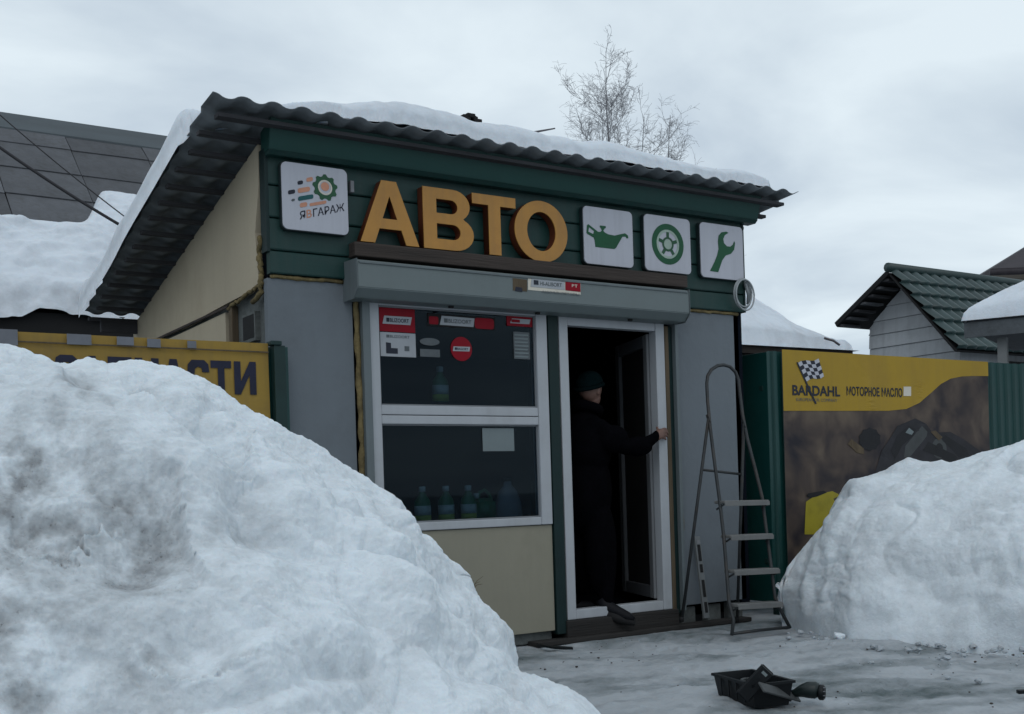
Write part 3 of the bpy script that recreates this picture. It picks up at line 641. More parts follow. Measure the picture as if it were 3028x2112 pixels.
lets['B'] = [[q(0, 0), q(.6, 0)] + qa(q, .62, .275, .38, .275, -90, 60) + qa(q, .60, .745, .33, .255, -55, 90) + [q(0, 1)],
             [q(.255, .165), q(.255, .425), q(.56, .425)] + qa(q, .58, .295, .16, .13, 90, -90) + [q(.56, .165)],
             [q(.255, .59), q(.255, .83), q(.55, .83)] + qa(q, .55, .71, .14, .12, 90, -90)]
q = fx(-0.692, -0.370)
lets['T'] = [[q(.365, 0), q(.635, 0), q(.635, .835), q(1, .835), q(1, 1), q(0, 1), q(0, .835), q(.365, .835)]]
q = fx(-0.378, 0.037)
lets['O'] = [[q(.5 + .5 * math.cos(a) * 1.0, .49 + .53 * math.sin(a)) for a in [2 * math.pi * k / 48 for k in range(48)]],
             [q(.5 + .275 * math.cos(a), .49 + .345 * math.sin(a)) for a in [2 * math.pi * k / 48 for k in range(48)]]]
for nm in ('A', 'B', 'T', 'O'):
    s_ = link('letter', front(curve_mesh('letter', lets[nm], 0.033, 0.0), -0.066), 'letter_side', t)
    link('letter_face', front(curve_mesh('letter_face', lets[nm], 0.0025, 0.002, 0.0), -0.1035), 'letter', s_)

# small floodlight bracket on the fascia
box_l = box('wall_clip', -1.505, -1.482, -0.06, -0.02, 2.86, 2.93, 'grey_plastic', None, 0.003); tag(rebase(box_l), 'tiny grey clip on the fascia between logo sign and first letter', 'clip')
# coiled pipe hanging on the corner
V, F = [], []
for ph, r0, dz in ((0, 0.104, 0), (0.4, 0.098, 0.010), (0.9, 0.108, -0.008)):
    p = [(1.655 + r0 * 0.85 * math.cos(a) + 0.01 * ph, -0.075 - 0.02 * ph, 2.465 + dz + r0 * 1.08 * math.sin(a)) for a in [2 * math.pi * k / 36 for k in range(37)]]
    tube_data(p, 0.0062, 8, V, F)
cl = mesh('cable_coil', V, F, 'coil', None, True); tag(rebase(cl), 'coil of pale plastic hose hung on the kiosk right corner below the wrench sign', 'coil')
# bag-like wrap behind the coil
tube_data([(1.70, -0.06, 2.56), (1.755, -0.04, 2.47), (1.745, -0.03, 2.40)], [0.014, 0.02, 0.012], 8, V := [], F := [])
tail = mesh('hose_end', V, F, 'coil', None, True); tag(rebase(tail), 'loose pale end of plastic hose sticking out past the kiosk corner', 'hose')

# sticker strip on the shutter box
YB2 = -0.2062
t = thing('shutter_sticker', (-0.2, YB2, 2.31), 'long peeling red and white advertising sticker on the grey shutter box', 'sticker')
decal('strip', [[(-0.355, 2.330), (0.062, 2.328), (0.064, 2.412), (-0.352, 2.415)]], YB2, 'print_pale', t)
decal('red_block', [[(-0.062, 2.348), (0.06, 2.346), (0.061, 2.408), (-0.06, 2.410)]], YB2 - .002, 'red', t)
decal('white_block', [[(-0.335, 2.352), (-0.068, 2.350), (-0.067, 2.404), (-0.325, 2.406)]], YB2 - .002, 'paper', t)
decal('brown_block', [[(-0.47, 2.318), (-0.362, 2.318), (-0.36, 2.395), (-0.468, 2.398)]], YB2, 'wood', t)
decal('dark_mark', [[(-0.455, 2.315), (-0.40, 2.313), (-0.40, 2.34), (-0.45, 2.343)]], YB2 - .002, 'print_dark', t)
decal('dark_mark', [[(-0.31, 2.368), (-0.275, 2.368), (-0.275, 2.396), (-0.31, 2.397)]], YB2 - .004, 'print_dark', t)
tm = text_mesh('print_lettering', 'HI-ALIBORT', 0.1, 0.002); link('print_lettering', front(tm, YB2 - .004, (-0.262, -0.09, 2.366, 2.392)), 'print_grey', t)
tm = text_mesh('print_lettering', 'ВТ', 0.1, 0.002); link('print_lettering', front(tm, YB2 - .004, (-0.01, 0.035, 2.372, 2.392)), 'print_pale', t)
tm = text_mesh('print_lettering', 'АККУМУЛЯТОРЫ', 0.1, 0.002); link('print_lettering', front(tm, YB2 - .002, (-0.25, 0.05, 2.318, 2.334)), 'print_grey', t)

# stickers on the window glass
YG = -0.0035
def sticker(name, label, x0, x1, z0, z1, m):
    t = thing(name, ((x0 + x1) / 2, YG, z0), label, 'sticker'); decal('sheet', [[(x0, z0), (x1, z0), (x1, z1), (x0, z1)]], YG, m, t); return t
t = sticker('window_sticker', 'red sticker with white strip in the upper left corner of the top pane', -1.318, -1.075, 2.038, 2.185, 'red')
decal('white_strip', [[(-1.298, 2.085), (-1.108, 2.085), (-1.095, 2.135), (-1.285, 2.135)]], YG - .002, 'paper', t)
tm = text_mesh('print_lettering', '■BLIZOORT', 0.1, 0.002); link('print_lettering', front(tm, YG - .004, (-1.272, -1.118, 2.097, 2.123)), 'print_dark', t)
t = sticker('window_sticker', 'white notice with black shape under the red sticker in the left of the top pane', -1.316, -1.074, 1.884, 2.033, 'paper')
decal('black_shape', [[(-1.278, 1.902), (-1.20, 1.902), (-1.20, 1.936), (-1.245, 1.936), (-1.245, 1.968), (-1.278, 1.970)]], YG - .002, 'print_dark', t)
decal('grey_square', [[(-1.152, 1.922), (-1.12, 1.922), (-1.12, 1.952), (-1.152, 1.952)]], YG - .002, 'print_grey', t)
tm = text_mesh('print_lettering', '■BLIZOORT', 0.1, 0.002); link('print_lettering', front(tm, YG - .002, (-1.275, -1.115, 2.0, 2.018)), 'print_grey', t)
t = sticker('window_sticker', 'wide red and white sticker at the top middle of the upper pane', -0.985, -0.49, 2.088, 2.168, 'dark')
decal('white_strip', [[(-0.90, 2.100), (-0.655, 2.098), (-0.645, 2.155), (-0.885, 2.158)]], YG - .002, 'paper', t)
decal('red_block', [rrect(-0.645, -0.50, 2.090, 2.160, .02)], YG - .002, 'red', t)
decal('red_block', [rrect(-0.975, -0.91, 2.100, 2.150, .01)], YG - .002, 'red', t)
tm = text_mesh('print_lettering', '■BLIZOORT', 0.1, 0.002); link('print_lettering', front(tm, YG - .004, (-0.87, -0.67, 2.115, 2.142)), 'print_grey', t)
t = sticker('window_sticker', 'small red sticker with white strip in the upper right corner of the top pane', -0.400, -0.20, 2.122, 2.190, 'red')
decal('white_strip', [[(-0.375, 2.140), (-0.225, 2.140), (-0.215, 2.172), (-0.36, 2.172)]], YG - .002, 'paper', t)
decal('red_block', [rrect(-0.365, -0.30, 2.146, 2.166, .004)], YG - .004, 'red', t)
t = thing('window_sticker', (-0.75, YG, 1.88), 'round red sticker with white bar in the middle of the top pane', 'sticker')
decal('disc', [circ(-0.748, 1.952, 0.078, 40)], YG, 'red', t); decal('white_bar', [[(-0.812, 1.936), (-0.69, 1.938), (-0.684, 1.968), (-0.806, 1.966)]], YG - .002, 'paper', t)
tm = text_mesh('print_lettering', '■BAGORT', 0.1, 0.002); link('print_lettering', front(tm, YG - .004, (-0.798, -0.70, 1.944, 1.960)), 'print_dark', t)
t = sticker('window_sticker', 'faded grey price list at the right edge of the top pane', -0.352, -0.226, 1.905, 2.085, 'print_grey')
for k in range(7): decal('text_line', [[(-0.345, 1.915 + .024 * k), (-0.235 - .02 * random.random(), 1.915 + .024 * k), (-0.237, 1.926 + .024 * k), (-0.345, 1.926 + .024 * k)]], YG - .002, 'paper_dim', t)
t = sticker('window_sticker', 'dim grey oval and strip print beside the white notice on the top pane', -1.045, -0.905, 1.892, 1.94, 'print_grey')
decal('oval', [circ(-0.975, 1.988, 0.024, 30, 0.07)], YG, 'print_grey', t)
t = sticker('paper_sheet', 'pale blank paper sheet taped at the upper right of the lower pane', -0.612, -0.372, 1.292, 1.442, 'paper_dim'); t['category'] = 'paper'

# ---- goods behind the glass
def lathe(prof, cx, cy, z0, seg=14, sx=1.0, sy=1.0):
    V, F = [], []
    for r, z in prof:
        for k in range(seg): a = 2 * math.pi * k / seg; V.append((cx + r * sx * math.cos(a), cy + r * sy * math.sin(a), z0 + z))
    for i in range(len(prof) - 1):
        for k in range(seg): F.append((i * seg + k, i * seg + (k + 1) % seg, (i + 1) * seg + (k + 1) % seg, (i + 1) * seg + k))
    F.append(tuple(range(seg))[::-1]); F.append(tuple((len(prof) - 1) * seg + k for k in range(seg)))
    return V, F
def bottle(x, y, z, s, label, lab='bottle_yel', group='green bottles on the window sill'):
    t = thing('oil_bottle', (x, y, z), label, 'bottle', group)
    V, F = lathe([(.040, 0), (.044, .006), (.044, .12), (.040, .15), (.020, .185), (.015, .20), (.015, .205)], x, y, z, 16, s, s * .75)
    mesh('bottle_body', V, F, 'bottle', t, True)
    V, F = lathe([(.018, .203), (.018, .235), (.016, .238)], x, y, z, 12, s, s); mesh('cap', V, F, 'bottle_lab', t, True)
    V, F = lathe([(.0455, .055), (.0455, .115)], x, y, z, 16, s, s * .75); mesh('label_band', V, F, 'bottle_lab', t, True)
    V, F = lathe([(.0455, .010), (.0455, .054)], x, y, z, 16, s, s * .75); mesh('label_band', V, F, lab, t, True)
for x, w_ in ((-1.0, 'first'), (-0.83, 'second'), (-0.665, 'third')):
    bottle(x, 0.115, 0.836, 1.22, '%s green oil bottle from the left on the sill behind the lower pane' % w_)
t = thing('oil_canister', (-0.53, 0.15, 0.836), 'green oil canister with handle on the sill behind the lower pane', 'canister')
bm = bmesh.new(); bm_box(bm, -0.60, -0.45, 0.11, 0.19, 0.836, 0.985); bmesh.ops.bevel(bm, geom=bm.edges[:], offset=0.02, segments=3, affect='EDGES'); bm_obj('canister_body', bm, 'bottle', t, True)
tube('handle', [(-0.575, .15, .98), (-0.56, .15, 1.025), (-0.52, .15, 1.04), (-0.485, .15, 1.01), (-0.462, .15, .94)], 0.012, 'bottle', t, 8)
V, F = lathe([(.018, 0), (.018, .035)], -0.585, 0.15, 0.985, 12); mesh('cap', V, F, 'bottle_lab', t, True)
t = thing('grey_canister', (-0.32, 0.17, 0.836), 'grey rounded container on the sill at the right end of the lower pane', 'container')
V, F = lathe([(.10, 0), (.105, .01), (.10, .10), (.07, .19), (.03, .23), (.028, .26)], -0.315, 0.19, 0.836, 20, 1, .6); mesh('container_body', V, F, 'grey_plastic', t, True)
V, F = lathe([(.032, .258), (.032, .285)], -0.315, 0.19, 0.836, 12, 1, .6); mesh('cap', V, F, 'dark', t, True)
sh = box('goods_shelf', -1.25, -0.3, 0.12, 0.30, 1.600, 1.618, 'interior', None, 0.003); tag(rebase(sh), 'dark shelf behind the upper window pane', 'shelf')
bottle(-0.80, 0.20, 1.619, 1.25, 'green bottle with pale label standing alone behind the upper pane', group=None)

# ================================================================== FENCES
def corrugated(name, x0, x1, y, z0, z1, m, parent, period=0.115, depth=0.018):
    pts = []; x = x0
    prof = ((0, 0), (.30, 0), (.42, 1), (.72, 1), (.84, 0))
    k = 0
    while True:
        done = False
        for u_, d in prof:
            xx = x0 + (k + u_) * period
            if xx >= x1: done = True; break
            pts.append((xx, y - d * depth))
        if done: break
        k += 1
    pts.append((x1, y))
    V = [(x, yy, z0) for x, yy in pts] + [(x, yy, z1) for x, yy in pts]; n = len(pts)
    o = mesh(name, V, [(i, i + 1, n + i + 1, n + i) for i in range(n - 1)], m, parent)
    s = o.modifiers.new('thickness', 'SOLIDIFY'); s.thickness = 0.0015; s.offset = 1
    return o
FR = thing('metal_fence', (4.2, 0.02, 0), 'dark green corrugated metal fence right of the kiosk', 'fence')
corrugated('fence_sheet', 1.72, 2.02, 0.30, 0.12, 2.035, 'fence', FR)
corrugated('fence_sheet', 1.99, 3.10, 0.03, 0.10, 2.060, 'fence', FR)
corrugated('fence_sheet', 3.08, 4.20, 0.033, 0.10, 2.066, 'fence', FR)
corrugated('fence_sheet', 4.18, 5.30, 0.03, 0.10, 2.075, 'fence', FR)
corrugated('fence_sheet', 5.28, 6.45, 0.033, 0.10, 2.085, 'fence', FR)
corrugated('fence_sheet', 6.43, 7.6, 0.03, 0.10, 2.085, 'fence', FR)
for x in (2.05, 4.25, 6.4): box('fence_post', x, x + .06, 0.055, 0.115, -0.1, 2.03, 'fence_dark', FR)
for z in (0.4, 1.75): box('fence_rail', 1.95, 7.6, 0.05, 0.09, z, z + .04, 'fence_dark', FR)
box('return_strip', 1.955, 1.985, 0.0, 0.31, 0.10, 2.05, 'fence', FR)

# advertising banner on it -------------------------------------------------
BR = thing('advert_banner', (3.4, 0.0, 0.05), 'big banner with yellow header, chequered flag and brown engine picture on the green fence', 'banner')
bx0, bx1, bz0, bz1 = 2.105, 4.712, 0.10, 2.072
nb = 60
xs = np.linspace(bx0, bx1, nb); zs = np.linspace(bz0, bz1, 40); X, Z = np.meshgrid(xs, zs, indexing='ij')
def bwave(x, z): return -0.012 + 0.004 * fbm(np.asarray(x) * 2.2, np.asarray(z) * 1.4, oct=2, s=31) - 0.0035 * np.exp(-((np.asarray(x) - 3.0 - 0.3 * (2.07 - np.asarray(z))) / 0.03) ** 2) - 0.003 * np.exp(-((np.asarray(x) - 3.75) / 0.025) ** 2)
grid_mesh('engine_print', np.stack([X, bwave(X, Z), Z], -1), 'photo', None, BR)
def bdecal(name, loops, m, lift, sub=True):
    me = curve_mesh(name, loops, 0.0)
    a = me_arr(me)
    bm = bmesh.new(); bm.from_mesh(me); bmesh.ops.triangulate(bm, faces=bm.faces[:])
    if sub:
        for _ in range(6):
            ed = [e_ for e_ in bm.edges if e_.calc_length() > 0.10]
            if not ed: break
            bmesh.ops.subdivide_edges(bm, edges=ed, cuts=1); bmesh.ops.triangulate(bm, faces=bm.faces[:])
    bm.to_mesh(me); bm.free(); a = me_arr(me)
    me_set(me, np.stack([a[:, 0], bwave(a[:, 0], a[:, 1]) - lift, a[:, 1]], 1))
    o = link(name, me, m, BR); return o
PB = lambda px, py: tuple(on(px, py, 'y', -0.012)[[0, 2]])
hz = PB(1752, 921)[1]
head = [(bx0, hz)] + [PB(*p) for p in ((1900, 921), (1990, 921), (2030, 917), (2060, 903), (2085, 882), (2108, 861), (2130, 849), (2155, 844), (2180, 843))] + [(bx1, PB(2209, 843)[1]), (bx1, bz1), (bx0, bz1)]
bdecal('yellow_header', head, 'yellow_r', 0.003) if False else bdecal('yellow_header', [head], 'yellow_r', 0.003)
def btext(body, p0, p1, p2, m, off=0.002, lift=0.006):
    me = text_mesh('print_lettering', body, 0.1, off); front(me, 0, (p0[0], p1[0], p2[1], p0[1])); a = me_arr(me); a[:, 1] = bwave(a[:, 0], a[:, 2]) - lift; me_set(me, a)
    return link('print_lettering', me, m, BR)
btext('BARDAHL', PB(1774, 863), PB(1881, 863), PB(1774, 886), 'print_dark', 0.0028)
btext('EUROPEAN OIL COMPANY', PB(1783, 892), PB(1875, 892), PB(1783, 899), 'print_grey', 0.0)
btext('МОТОРНОЕ МАСЛО', PB(1896, 866), PB(2020, 866), PB(1896, 887), 'print_dark', 0.0025)
bdecal('white_block', [[PB(2023, 867), PB(2040, 867), PB(2040, 888), PB(2023, 888)]], 'print_pale', 0.006)
# chequered flag, 5 x 4 cells, leaning
fa, fb_, fc, fd = [np.array(PB(*p)) for p in ((1785, 815), (1833, 803), (1845, 843), (1806, 856))]
def fl(u_, v_): return tuple((fa * (1 - u_) + fb_ * u_) * (1 - v_) + (fd * (1 - u_) + fc * u_) * v_ + np.array([0, 0.012 * math.sin(u_ * 6.0)]))
for i in range(5):
    for j in range(5):
        bdecal('flag_cell', [[fl(i / 5, j / 5), fl((i + 1) / 5, j / 5), fl((i + 1) / 5, (j + 1) / 5), fl(i / 5, (j + 1) / 5)]], 'print_dark' if (i + j) % 2 else 'sign_white', 0.006, False)
bdecal('flag_pole', [[PB(1783, 813), PB(1786, 812), PB(1829, 905), PB(1825, 906)]], 'print_dark', 0.008, False)
# canisters and engine pieces in the picture
bdecal('canister_print', [[PB(*p) for p in ((1803, 1198), (1806, 1125), (1822, 1114), (1850, 1104), (1866, 1101), (1880, 1108), (1896, 1132), (1900, 1150), (1880, 1190), (1850, 1198))], [PB(*p) for p in ((1868, 1118), (1876, 1114), (1893, 1146), (1888, 1158))]], 'can_yellow', 0.003)
bdecal('canister_print', [[PB(*p) for p in ((1896, 1132), (1898, 1095), (1925, 1092), (1960, 1086), (1960, 1130), (1905, 1150))]], 'can_yellow', 0.004)
bdecal('cap_print', [[PB(*p) for p in ((1806, 1112), (1810, 1106), (1845, 1100), (1853, 1104), (1830, 1113), (1815, 1116))]], 'engine_black', 0.006)
bdecal('cap_print', [[PB(*p) for p in ((1893, 1088), (1905, 1076), (1945, 1070), (1950, 1080), (1925, 1090))]], 'engine_black', 0.006)
bdecal('cluster_print', [[PB(*p) for p in ((1960, 1060), (1975, 1010), (1992, 985), (2010, 955), (2050, 938), (2075, 950), (2090, 970), (2130, 968), (2160, 985), (2195, 1010), (2200, 1060))]], 'engine_dark', 0.0035)  # dark cluster of engine parts, part of the printed picture
bdecal('gear_print', [[PB(1948 + 22 * math.cos(a_) * (1 + .12 * (k % 2)), 985 + 24 * math.sin(a_) * (1 + .12 * (k % 2))) for k, a_ in enumerate([2 * math.pi * q / 20 for q in range(20)])]], 'engine_black', 0.004)
bdecal('disc_print', [circ(*PB(2105, 1005), .09, 24, .10)], 'tool_grey', 0.004); bdecal('disc_print', [circ(*PB(2105, 1005), .045, 20, .05)], 'engine_black', 0.006)
bdecal('hose_print', [[PB(*p) for p in ((2068, 1010), (2080, 990), (2140, 1020), (2160, 1050), (2140, 1050), (2120, 1030))]], 'engine_black', 0.005)
bdecal('gold_print', [[PB(*p) for p in ((2085, 968), (2096, 965), (2112, 980), (2104, 988))]], 'wood', 0.006)
bdecal('piston_print', [[PB(*p) for p in ((2025, 1025), (2028, 1000), (2065, 955), (2078, 968), (2076, 978), (2036, 1027))]], 'tool_grey', 0.004)
bdecal('ring_print', [[PB(*p) for p in ((1995, 1010), (2010, 975), (2036, 955), (2052, 962), (2048, 975), (2020, 1000), (2005, 1030))]], 'engine_black', 0.0045)
bdecal('glint_print', [[PB(*p) for p in ((2028, 970), (2036, 959), (2047, 968), (2042, 975))]], 'paper_dim', 0.006)
bdecal('rod_print', [[PB(*p) for p in ((1900, 995), (1908, 984), (1935, 1005), (1936, 1018), (1920, 1015))]], 'wood', 0.004)
bdecal('bolt_print', [[PB(*p) for p in ((2110, 985), (2118, 975), (2165, 1005), (2172, 1020), (2150, 1026))]], 'engine_black', 0.004)

# left fence with yellow shop banner ------------------------------------------
FL = thing('metal_fence', (-4.0, -0.06, 0), 'dark green metal fence left of the kiosk behind the snow pile', 'fence')
for i in range(4): corrugated('fence_sheet', -6.35 + 1.08 * i, -5.25 + 1.08 * i, -0.045 - .002 * (i % 2), 0.10, 1.90, 'fence', FL)
for x in (-4.9, -3.4): box('fence_post', x, x + .06, 0.0, 0.06, -0.1, 1.88, 'fence_dark', FL)
box('end_post', -2.035, -1.968, -0.12, -0.045, 0.0, 1.905, 'fence_dark', FL, 0.004)
box('end_strip', -1.965, -1.945, -0.10, -0.05, 0.0, 1.90, 'fence', FL)
box('post_cap', -2.055, -1.99, -0.13, -0.05, 1.905, 1.93, 'fence_dark', FL, 0.006)
BL = thing('shop_banner', (-4.0, -0.09, 1.2), 'faded yellow banner with dark lettering on the left fence, half hidden by snow', 'banner')
xs = np.linspace(-6.3, -2.055, 90); zs = np.linspace(1.0, 1.918, 20); X, Z = np.meshgrid(xs, zs, indexing='ij')
def lw(x, z): return -0.078 + 0.006 * fbm(np.asarray(x) * 1.5, np.asarray(z) * 2, oct=2, s=51) - 0.006 * np.exp(-((np.asarray(z) - 1.855) / 0.008) ** 2)
grid_mesh('banner_sheet', np.stack([X, lw(X, Z), Z], -1), 'yellow_l', None, BL)
box('banner_hem', -6.3, -2.055, -0.091, -0.086, 1.862, 1.870, 'wood', BL, 0.001)
for px0, px1, z0, z1 in ((-30, 40, 1.845, 1.925), (150, 205, 1.862, 1.917), (262, 300, 1.87, 1.915), (330, 360, 1.865, 1.912), (420, 440, 1.87, 1.91)):
    x0 = on(px0, 745, 'y', -.1)[0]; x1 = on(px1, 745, 'y', -.1)[0]; box('tape_patch', x0, x1, -0.0945, -0.090, z0, z1, 'tape', BL, 0.001)
LT = lambda px, py: on(px, py, 'y', -0.10)
zt, zb_ = LT(555, 810)[2], LT(555, 884)[2]
def block(ch):
    o = lambda t: [(.5 + .5 * math.copysign(abs(math.cos(a)) ** .62, math.cos(a)) * t[0], .5 + .5 * math.copysign(abs(math.sin(a)) ** .62, math.sin(a)) * t[1]) for a in [2 * math.pi * k / 36 for k in range(36)]]
    B_ = {'Т': [[(.34, 0), (.66, 0), (.66, .78), (1, .78), (1, 1), (0, 1), (0, .78), (.34, .78)]],
         'И': [[(0, 0), (.28, 0), (.70, .60), (.70, 0), (1, 0), (1, 1), (.72, 1), (.30, .40), (.30, 1), (0, 1)]],
         'П': [[(0, 0), (.32, 0), (.32, .78), (.68, .78), (.68, 0), (1, 0), (1, 1), (0, 1)]],
         'Ч': [[(.68, 0), (1, 0), (1, 1), (.68, 1), (.68, .56), (.40, .56), (.32, .66), (.32, 1), (0, 1), (0, .58), (.22, .34), (.68, .34)]],
         'А': [[(0, 0), (.27, 0), (.34, .2), (.66, .2), (.73, 0), (1, 0), (.68, 1), (.32, 1)], [(.40, .40), (.5, .74), (.60, .40)]],
         'О': [o((1, 1)), o((.42, .56))],
         'С': [[(1, .64), (.68, .64), (.66, .76), (.5, .80), (.36, .74), (.32, .5), (.36, .26), (.5, .20), (.66, .24), (.68, .36), (1, .36), (.96, .12), (.78, .0), (.22, .0), (.04, .14), (0, .5), (.04, .86), (.22, 1), (.78, 1), (.96, .88)]],
         'З': [[(0, .30), (.30, .30), (.36, .2), (.6, .2), (.68, .3), (.6, .42), (.4, .42), (.4, .6), (.6, .6), (.66, .7), (.58, .8), (.38, .8), (.32, .72), (.02, .72), (.08, .92), (.25, 1), (.75, 1), (.95, .88), (.95, .62), (.82, .52), (1, .4), (1, .14), (.8, 0), (.2, 0), (.04, .1)]],
         'В': [[(0, 0), (.75, 0), (1, .14), (1, .4), (.85, .52), (.95, .65), (.95, .88), (.75, 1), (0, 1)]]}
    return B_[ch]
for ch, a, b in (('А', -190, -105), ('В', -95, -50), ('Т', -40, 15), ('О', 25, 116), ('З', 122, 178), ('А', 186, 230), ('П', 243, 297), ('Ч', 304, 358), ('А', 368, 413), ('С', 421, 471), ('Т', 474, 520), ('И', 526, 575)):
    me = curve_mesh('letter_print', block(ch)); x0, x1 = LT(a, 800)[0], LT(b, 800)[0]
    front(me, 0, (x0, x1, zb_, zt)); c = me_arr(me); c[:, 1] = lw(c[:, 0], c[:, 2]) - 0.006; me_set(me, c); link('letter_print', me, 'print_navy', BL)

# ================================================================== SNOW PILES
def polar_pile(name, crest, foot_ratio, back, label, seed, feats=None, dirtf=None, naz=520, nd=380, prof=None, foot_pts=None, amp=1.0, backslope=0.85, smooth_crest=True):
    az, dc, zc = [], [], []
    for px, py, D in crest:
        p = at(px, py, D) - CAMP; az.append(math.atan2(p[1], p[0])); dc.append(math.hypot(p[0], p[1])); zc.append(p[2] + CAMP[2])
    az, dc, zc = map(np.array, (az, dc, zc)); o_ = np.argsort(az); az, dc, zc = az[o_], dc[o_], zc[o_]
    A = np.linspace(az[0], az[-1], naz); DC = np.interp(A, az, dc); ZC = np.interp(A, az, zc)
    kk = np.hanning(25); kk /= kk.sum(); DC = np.convolve(np.pad(DC, 12, 'edge'), kk, 'valid')
    if foot_pts:
        fa_, fd_ = [], []
        for px, py in foot_pts:
            p = on(px, py, 'z', 0.0) - CAMP; fa_.append(math.atan2(p[1], p[0])); fd_.append(math.hypot(p[0], p[1]))
        q_ = np.argsort(fa_); DF = np.interp(A, np.array(fa_)[q_], np.array(fd_)[q_]); DF = np.convolve(np.pad(DF, 12, 'edge'), kk, 'valid')
    else: DF = DC * foot_ratio
    T = np.concatenate([np.linspace(0, 1, int(nd * .78)), np.linspace(1, 2, nd - int(nd * .78) + 1)[1:]])
    AA, TT = np.meshgrid(A, T, indexing='ij')
    DFF, DCC, ZCC = DF[:, None], DC[:, None], np.maximum(ZC[:, None], 0)
    bl = np.maximum(ZCC, 0.05) / backslope + 0.1
    d = np.where(TT <= 1, DFF + (DCC - DFF) * TT, DCC + bl * (TT - 1) * back)
    s = 1 - np.clip(TT, 0, 1)
    k2 = np.hanning(141); k2 /= k2.sum(); ZS = np.convolve(np.pad(np.maximum(ZC, 0), 70, 'edge'), k2, 'valid')[:, None]
    mixw = sst(0.0, 0.22, s) * (1 if smooth_crest else 0)
    zf = (ZCC * (1 - mixw) + np.minimum(ZS, ZCC + 0.25) * mixw) * prof(s)
    zbk = ZCC * (1 - np.clip(TT - 1, 0, 1) ** 1.15)
    Z = np.where(TT <= 1, zf, zbk)
    X = CAMP[0] + d * np.cos(AA); Y = CAMP[1] + d * np.sin(AA)
    wgt = np.clip(Z / 0.30, 0, 1)
    P0 = np.stack([X, Y, Z], -1); g0 = np.gradient(P0, axis=0); g1 = np.gradient(P0, axis=1)
    nrm = np.cross(g0, g1); nrm *= np.where(nrm[..., 2:3] < 0, -1, 1); nrm /= np.maximum(np.linalg.norm(nrm, axis=-1, keepdims=True), 1e-9)
    edge = 1 - 0.90 * np.exp(-((TT - 1) / 0.10) ** 2)
    wx_n = 0.30 * fbm(X * 2, Y * 2, Z * 2, 2, seed + 31)
    big = 0.085 * fbm(X * 1.5, Y * 1.5, Z * 1.5, 2, seed)
    lump = 0.060 * (np.abs(fbm(X * 2.4 + wx_n, Y * 2.4 - wx_n, Z * 3.0 + wx_n, 2, seed + 13, 0.35)) * 2 - 0.6)
    small = 0.013 * (np.abs(fbm(X * 6.5 + wx_n, Y * 6.5, Z * 8.0, 2, seed + 43, 0.4)) * 2 - 0.6) * sst(-.35, .35, fbm(X * 1.5, Y * 1.5, Z * 1.5, 2, seed + 47))
    lay = 0.010 * fbm(X * 3 + wx_n, Y * 3, Z * 17 + X * 3 + wx_n * 4, 3, seed + 7, 0.5)
    fin = 0.0048 * fbm(X * 22, Y * 22, Z * 30, 4, seed + 23, 0.65)
    disp = ((big + lump + lay) * edge + small * (0.45 + 0.55 * edge) + fin) * amp
    # position of every point as seen from the street, used to set the ledges the pile has
    vx, vy, vz = X - CAMP[0], Y - CAMP[1], Z - CAMP[2]
    dep = vx * CW[0] + vy * CW[1] + vz * CW[2]
    U = CXP + FPX * (vx * CR[0] + vy * CR[1] + vz * CR[2]) / dep; Vp = CYP - FPX * (vx * CU[0] + vy * CU[1] + vz * CU[2]) / dep
    hollow = 0
    if feats is not None:
        f_, hollow = feats(U, Vp, X, Y, Z); disp = disp + f_ * edge
    P1 = P0 + nrm * (disp * wgt)[..., None]
    X2, Y2 = P1[..., 0], P1[..., 1]; Z2 = np.where(Z <= 0.002, -0.08, P1[..., 2])
    dd = dirtf(U, Vp, X, Y, Z2, hollow, disp) if dirtf else np.zeros_like(Z)
    o = grid_mesh(name, np.stack([X2, Y2, Z2], -1), 'snow', np.clip(dd, 0, 1)); tag(rebase(o), label, 'snow pile'); return o

def polyd(U, V, pts):
    """distance to a polyline and the side of it"""
    best = np.full(U.shape, 1e9); side = np.zeros(U.shape); par = np.zeros(U.shape); n_s = len(pts) - 1; i_s = 0
    for (x0, y0), (x1, y1) in zip(pts[:-1], pts[1:]):
        dx, dy = x1 - x0, y1 - y0; L2 = dx * dx + dy * dy
        t = np.clip(((U - x0) * dx + (V - y0) * dy) / L2, 0, 1); ex, ey = U - x0 - t * dx, V - y0 - t * dy
        d = np.hypot(ex, ey); c = np.sign(dx * (V - y0) - dy * (U - x0)); m_ = d < best; best = np.where(m_, d, best); side = np.where(m_, c, side); par = np.where(m_, (i_s + t) / n_s, par); i_s += 1
    return best, side, sst(0, .22, par) * sst(1, .78, par)
Z7 = lambda p: [(x * .5264, 758 + y * .5264) for x, y in p]
ledA = Z7([(480, 270), (600, 300), (690, 370), (745, 430), (850, 500), (920, 560), (1040, 605), (1090, 590)])
ledB = Z7([(770, 560), (775, 640), (770, 760), (805, 880), (835, 1000), (860, 1080), (870, 1150)])
ledC = Z7([(0, 970), (150, 960), (330, 940), (380, 860), (460, 810), (560, 830)])
ledE = Z7([(560, 1330), (640, 1440), (780, 1510), (900, 1500), (1090, 1495)])
